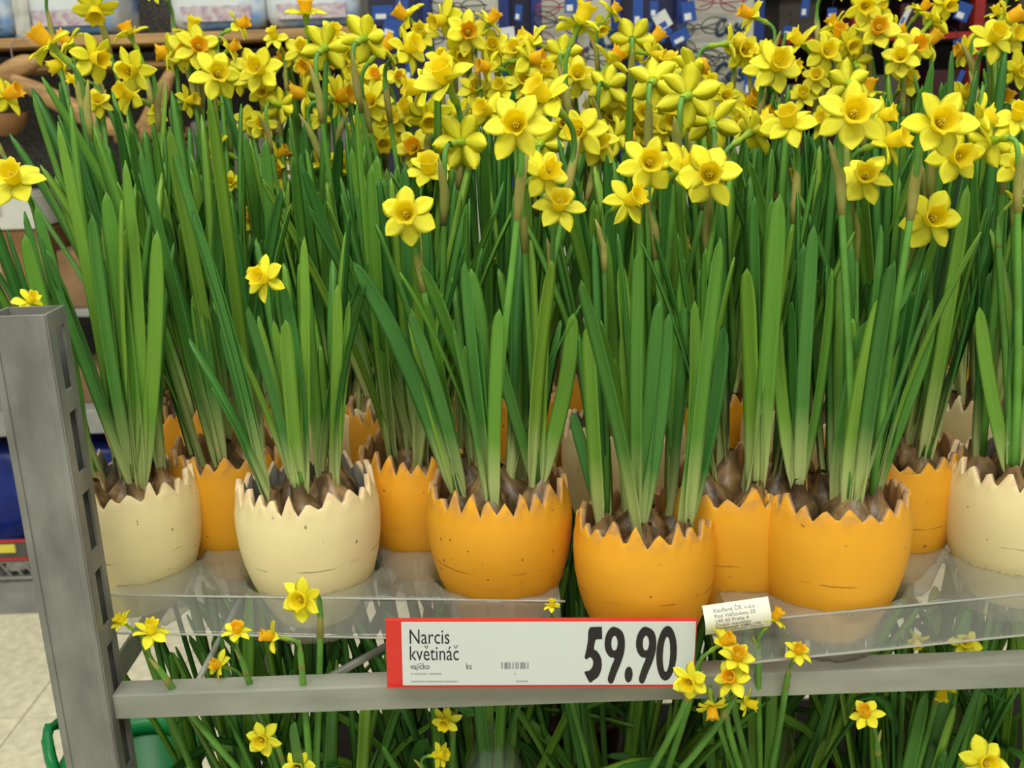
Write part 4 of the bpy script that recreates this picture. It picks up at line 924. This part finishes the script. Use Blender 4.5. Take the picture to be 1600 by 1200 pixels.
fine = []
for x0, x1, y in ((140, 150, 328), (156, 222, 328), (232, 290, 328), (140, 210, 371), (213, 300, 371), (304, 374, 371), (657, 663, 328), (664, 724, 371)):
    x = x0
    while x < x1: wd = rr.uniform(3, 6); fine.append((x, min(x1, x + wd), y - 4, y + 4)); x += wd + 2
bars(fine, mat('faint_print', (0.36, 0.36, 0.36), 0.6, 0.1, 20), 'fine_print')
def digit(loops, dx=0, sm=3):
    L2 = [[(SX(x + dx), SZ(y)) for x, y in smooth_loop(lp, sm)] for lp in loops]
    me = fill_mesh('digit', L2, 0.0001); obj('digit', me, sroot, BLACK, (0, -0.00125, 0))
five = [(1028, 76), (1034, 72), (1083, 70), (1087, 74), (1090, 132), (1086, 137), (1060, 139), (1054, 160), (1051, 192), (1064, 202), (1082, 228), (1091, 262), (1090, 305), (1076, 345), (1050, 368), (1040, 378), (1030, 372), (1014, 340), (1007, 322), (1012, 316), (1030, 312), (1045, 292), (1049, 265), (1042, 243), (1030, 236), (1019, 247), (1010, 244), (1006, 236), (1014, 190), (1020, 140), (1021, 95)]
nine = [(1145, 70), (1180, 86), (1198, 118), (1204, 165), (1202, 205), (1190, 260), (1168, 325), (1152, 376), (1140, 384), (1130, 378), (1124, 355), (1140, 290), (1154, 244), (1132, 236), (1112, 208), (1103, 165), (1108, 118), (1124, 84)]
nhole = [(1150, 118), (1162, 130), (1168, 160), (1163, 192), (1154, 200), (1144, 196), (1137, 172), (1138, 138)]
digit([five]); digit([nine, nhole]); digit([nine, nhole], 156)
digit([[(1228 + 20 * math.sin(2 * math.pi * k / 12), 334 - 44 * math.cos(2 * math.pi * k / 12)) for k in range(12)]])
digit([[(1413 + 51 * math.sin(2 * math.pi * k / 16), 217 - 151 * math.cos(2 * math.pi * k / 16)) for k in range(16)], [(1413 + 18 * math.sin(2 * math.pi * k / 12), 222 - 98 * math.cos(2 * math.pi * k / 12)) for k in range(12)]])

# paper sticker on the right tray skirt
stY = yl(1150, 965) - 0.014
c0 = PY(1097, 947, stY); c1 = PY(1200, 934, stY); c3 = PY(1103, 992, stY)
sw2 = (c1 - c0).length; h2 = (c3 - c0).length
kr = empty('paper_sticker', c0, 'small curled cream paper sticker with print right of the price sign', 'label')
ux = (c1 - c0).normalized(); uz = (c0 - c3).normalized(); uy = ux.cross(uz).normalized()
kr.matrix_world = Matrix(((ux.x, -uy.x if False else uy.x, uz.x, c0.x), (ux.y, uy.y, uz.y, c0.y), (ux.z, uy.z, uz.z, c0.z), (0, 0, 0, 1)))
if uy.y < 0: pass
def curl(x, z): return -0.006 * math.sin(math.pi * min(1, max(0, -z / h2))) + 0.0
V = []; Fc = []
sgn = 1 if uy.y > 0 else -1
for t in (0, 0.0004):
    for j in range(9):
        for i in range(9): V.append((sw2 * i / 8, sgn * (curl(0, -h2 * j / 8) + t), -h2 * j / 8))
for t in range(2):
    for j in range(8):
        for i in range(8): a = t * 81 + j * 9 + i; Fc.append((a, a + 1, a + 10, a + 9))
obj('paper', mesh('paper', V, Fc), kr, PAPER)
for i, (s, m) in enumerate((('Kaufland ČR, v.o.s.', GREYP), ('Pod Višňovkou 25', GREYP), ('140 00 Praha 4', GREYP), ('Česká republika', GREYP), ('Dodavatel: HBS-170', BLACK), ('Země původu: Nizoz.', GREYP))):
    me = text_mesh('print_line', s, 0.0036, 0.0, 1.15, 0.0); zc = -h2 * (0.20 + 0.145 * i)
    for v in me.vertices: v.co.y = sgn * (curl(0, zc + v.co.z) - 0.0003)
    obj('print_line', me, kr, m, (sw2 * 0.15, 0, zc))

# ================================================================== green tub, cellophane
GREEN = mat('green_plastic', (0.01, 0.22, 0.055), 0.35, 0.08, 15)
gY = 0.93; gc = PY(205, 1165, gY); R0 = PY(300, 1165, gY).x - gc.x
gt = empty('green_tub', (gc.x, gY, FLOOR + 0.0), 'glossy green plastic tub standing behind the foot of the post', 'tub')
H_ = gc.z - FLOOR
obj('tub_wall', lathe('tub_wall', [(0, 0.0), (R0 * 0.72, 0.0), (R0 * 0.75, 0.005), (R0 * 0.95, H_ - 0.02), (R0 * 0.93, H_ - 0.02), (R0 * 0.72, 0.01), (0, 0.01)], 40), gt, GREEN)
ring = [(R0 * math.cos(2 * math.pi * k / 36), R0 * math.sin(2 * math.pi * k / 36), H_ - 0.015) for k in range(37)]
obj('rim', tube('rim', ring, 0.012, 8), gt, GREEN)
for s in (-1, 1): obj('handle', tube('handle', [(R0 * 1.0 * math.cos(a), -R0 * 1.0 * math.sin(a) * 1.0, H_ - 0.01 + 0.0) if False else (s * R0 * 0.98 + s * 0.02 * math.sin(math.pi * t / 6), -0.04 + 0.08 * t / 6, H_ - 0.01 + 0.035 * math.sin(math.pi * t / 6)) for t in range(7)], 0.006, 6), gt, GREEN)
cc = PY(768, 1185, 0.80); V = []; Fc = []
for j in range(10):
    for k in range(20):
        a = 2 * math.pi * k / 20; rr_ = 0.020 + 0.012 * (1 - j / 9) + 0.006 * noise.noise(Vector((math.cos(a) * 2, math.sin(a) * 2, j * 0.6)))
        if j > 6: rr_ *= 1 - (j - 6) * 0.26
        V.append((rr_ * math.cos(a), rr_ * math.sin(a), j * 0.012))
for j in range(9):
    for k in range(20): a = j * 20 + k; b = j * 20 + (k + 1) % 20; Fc.append((a, b, b + 20, a + 20))
o = obj('cellophane_wrap', mesh('cellophane_wrap', V, Fc), None, CELLO, Vector((cc.x, cc.y, cc.z - 0.07))); tag(o, 'crumpled clear wrap among lower leaves below the price sign', 'wrap')
bpy.context.view_layer.update()
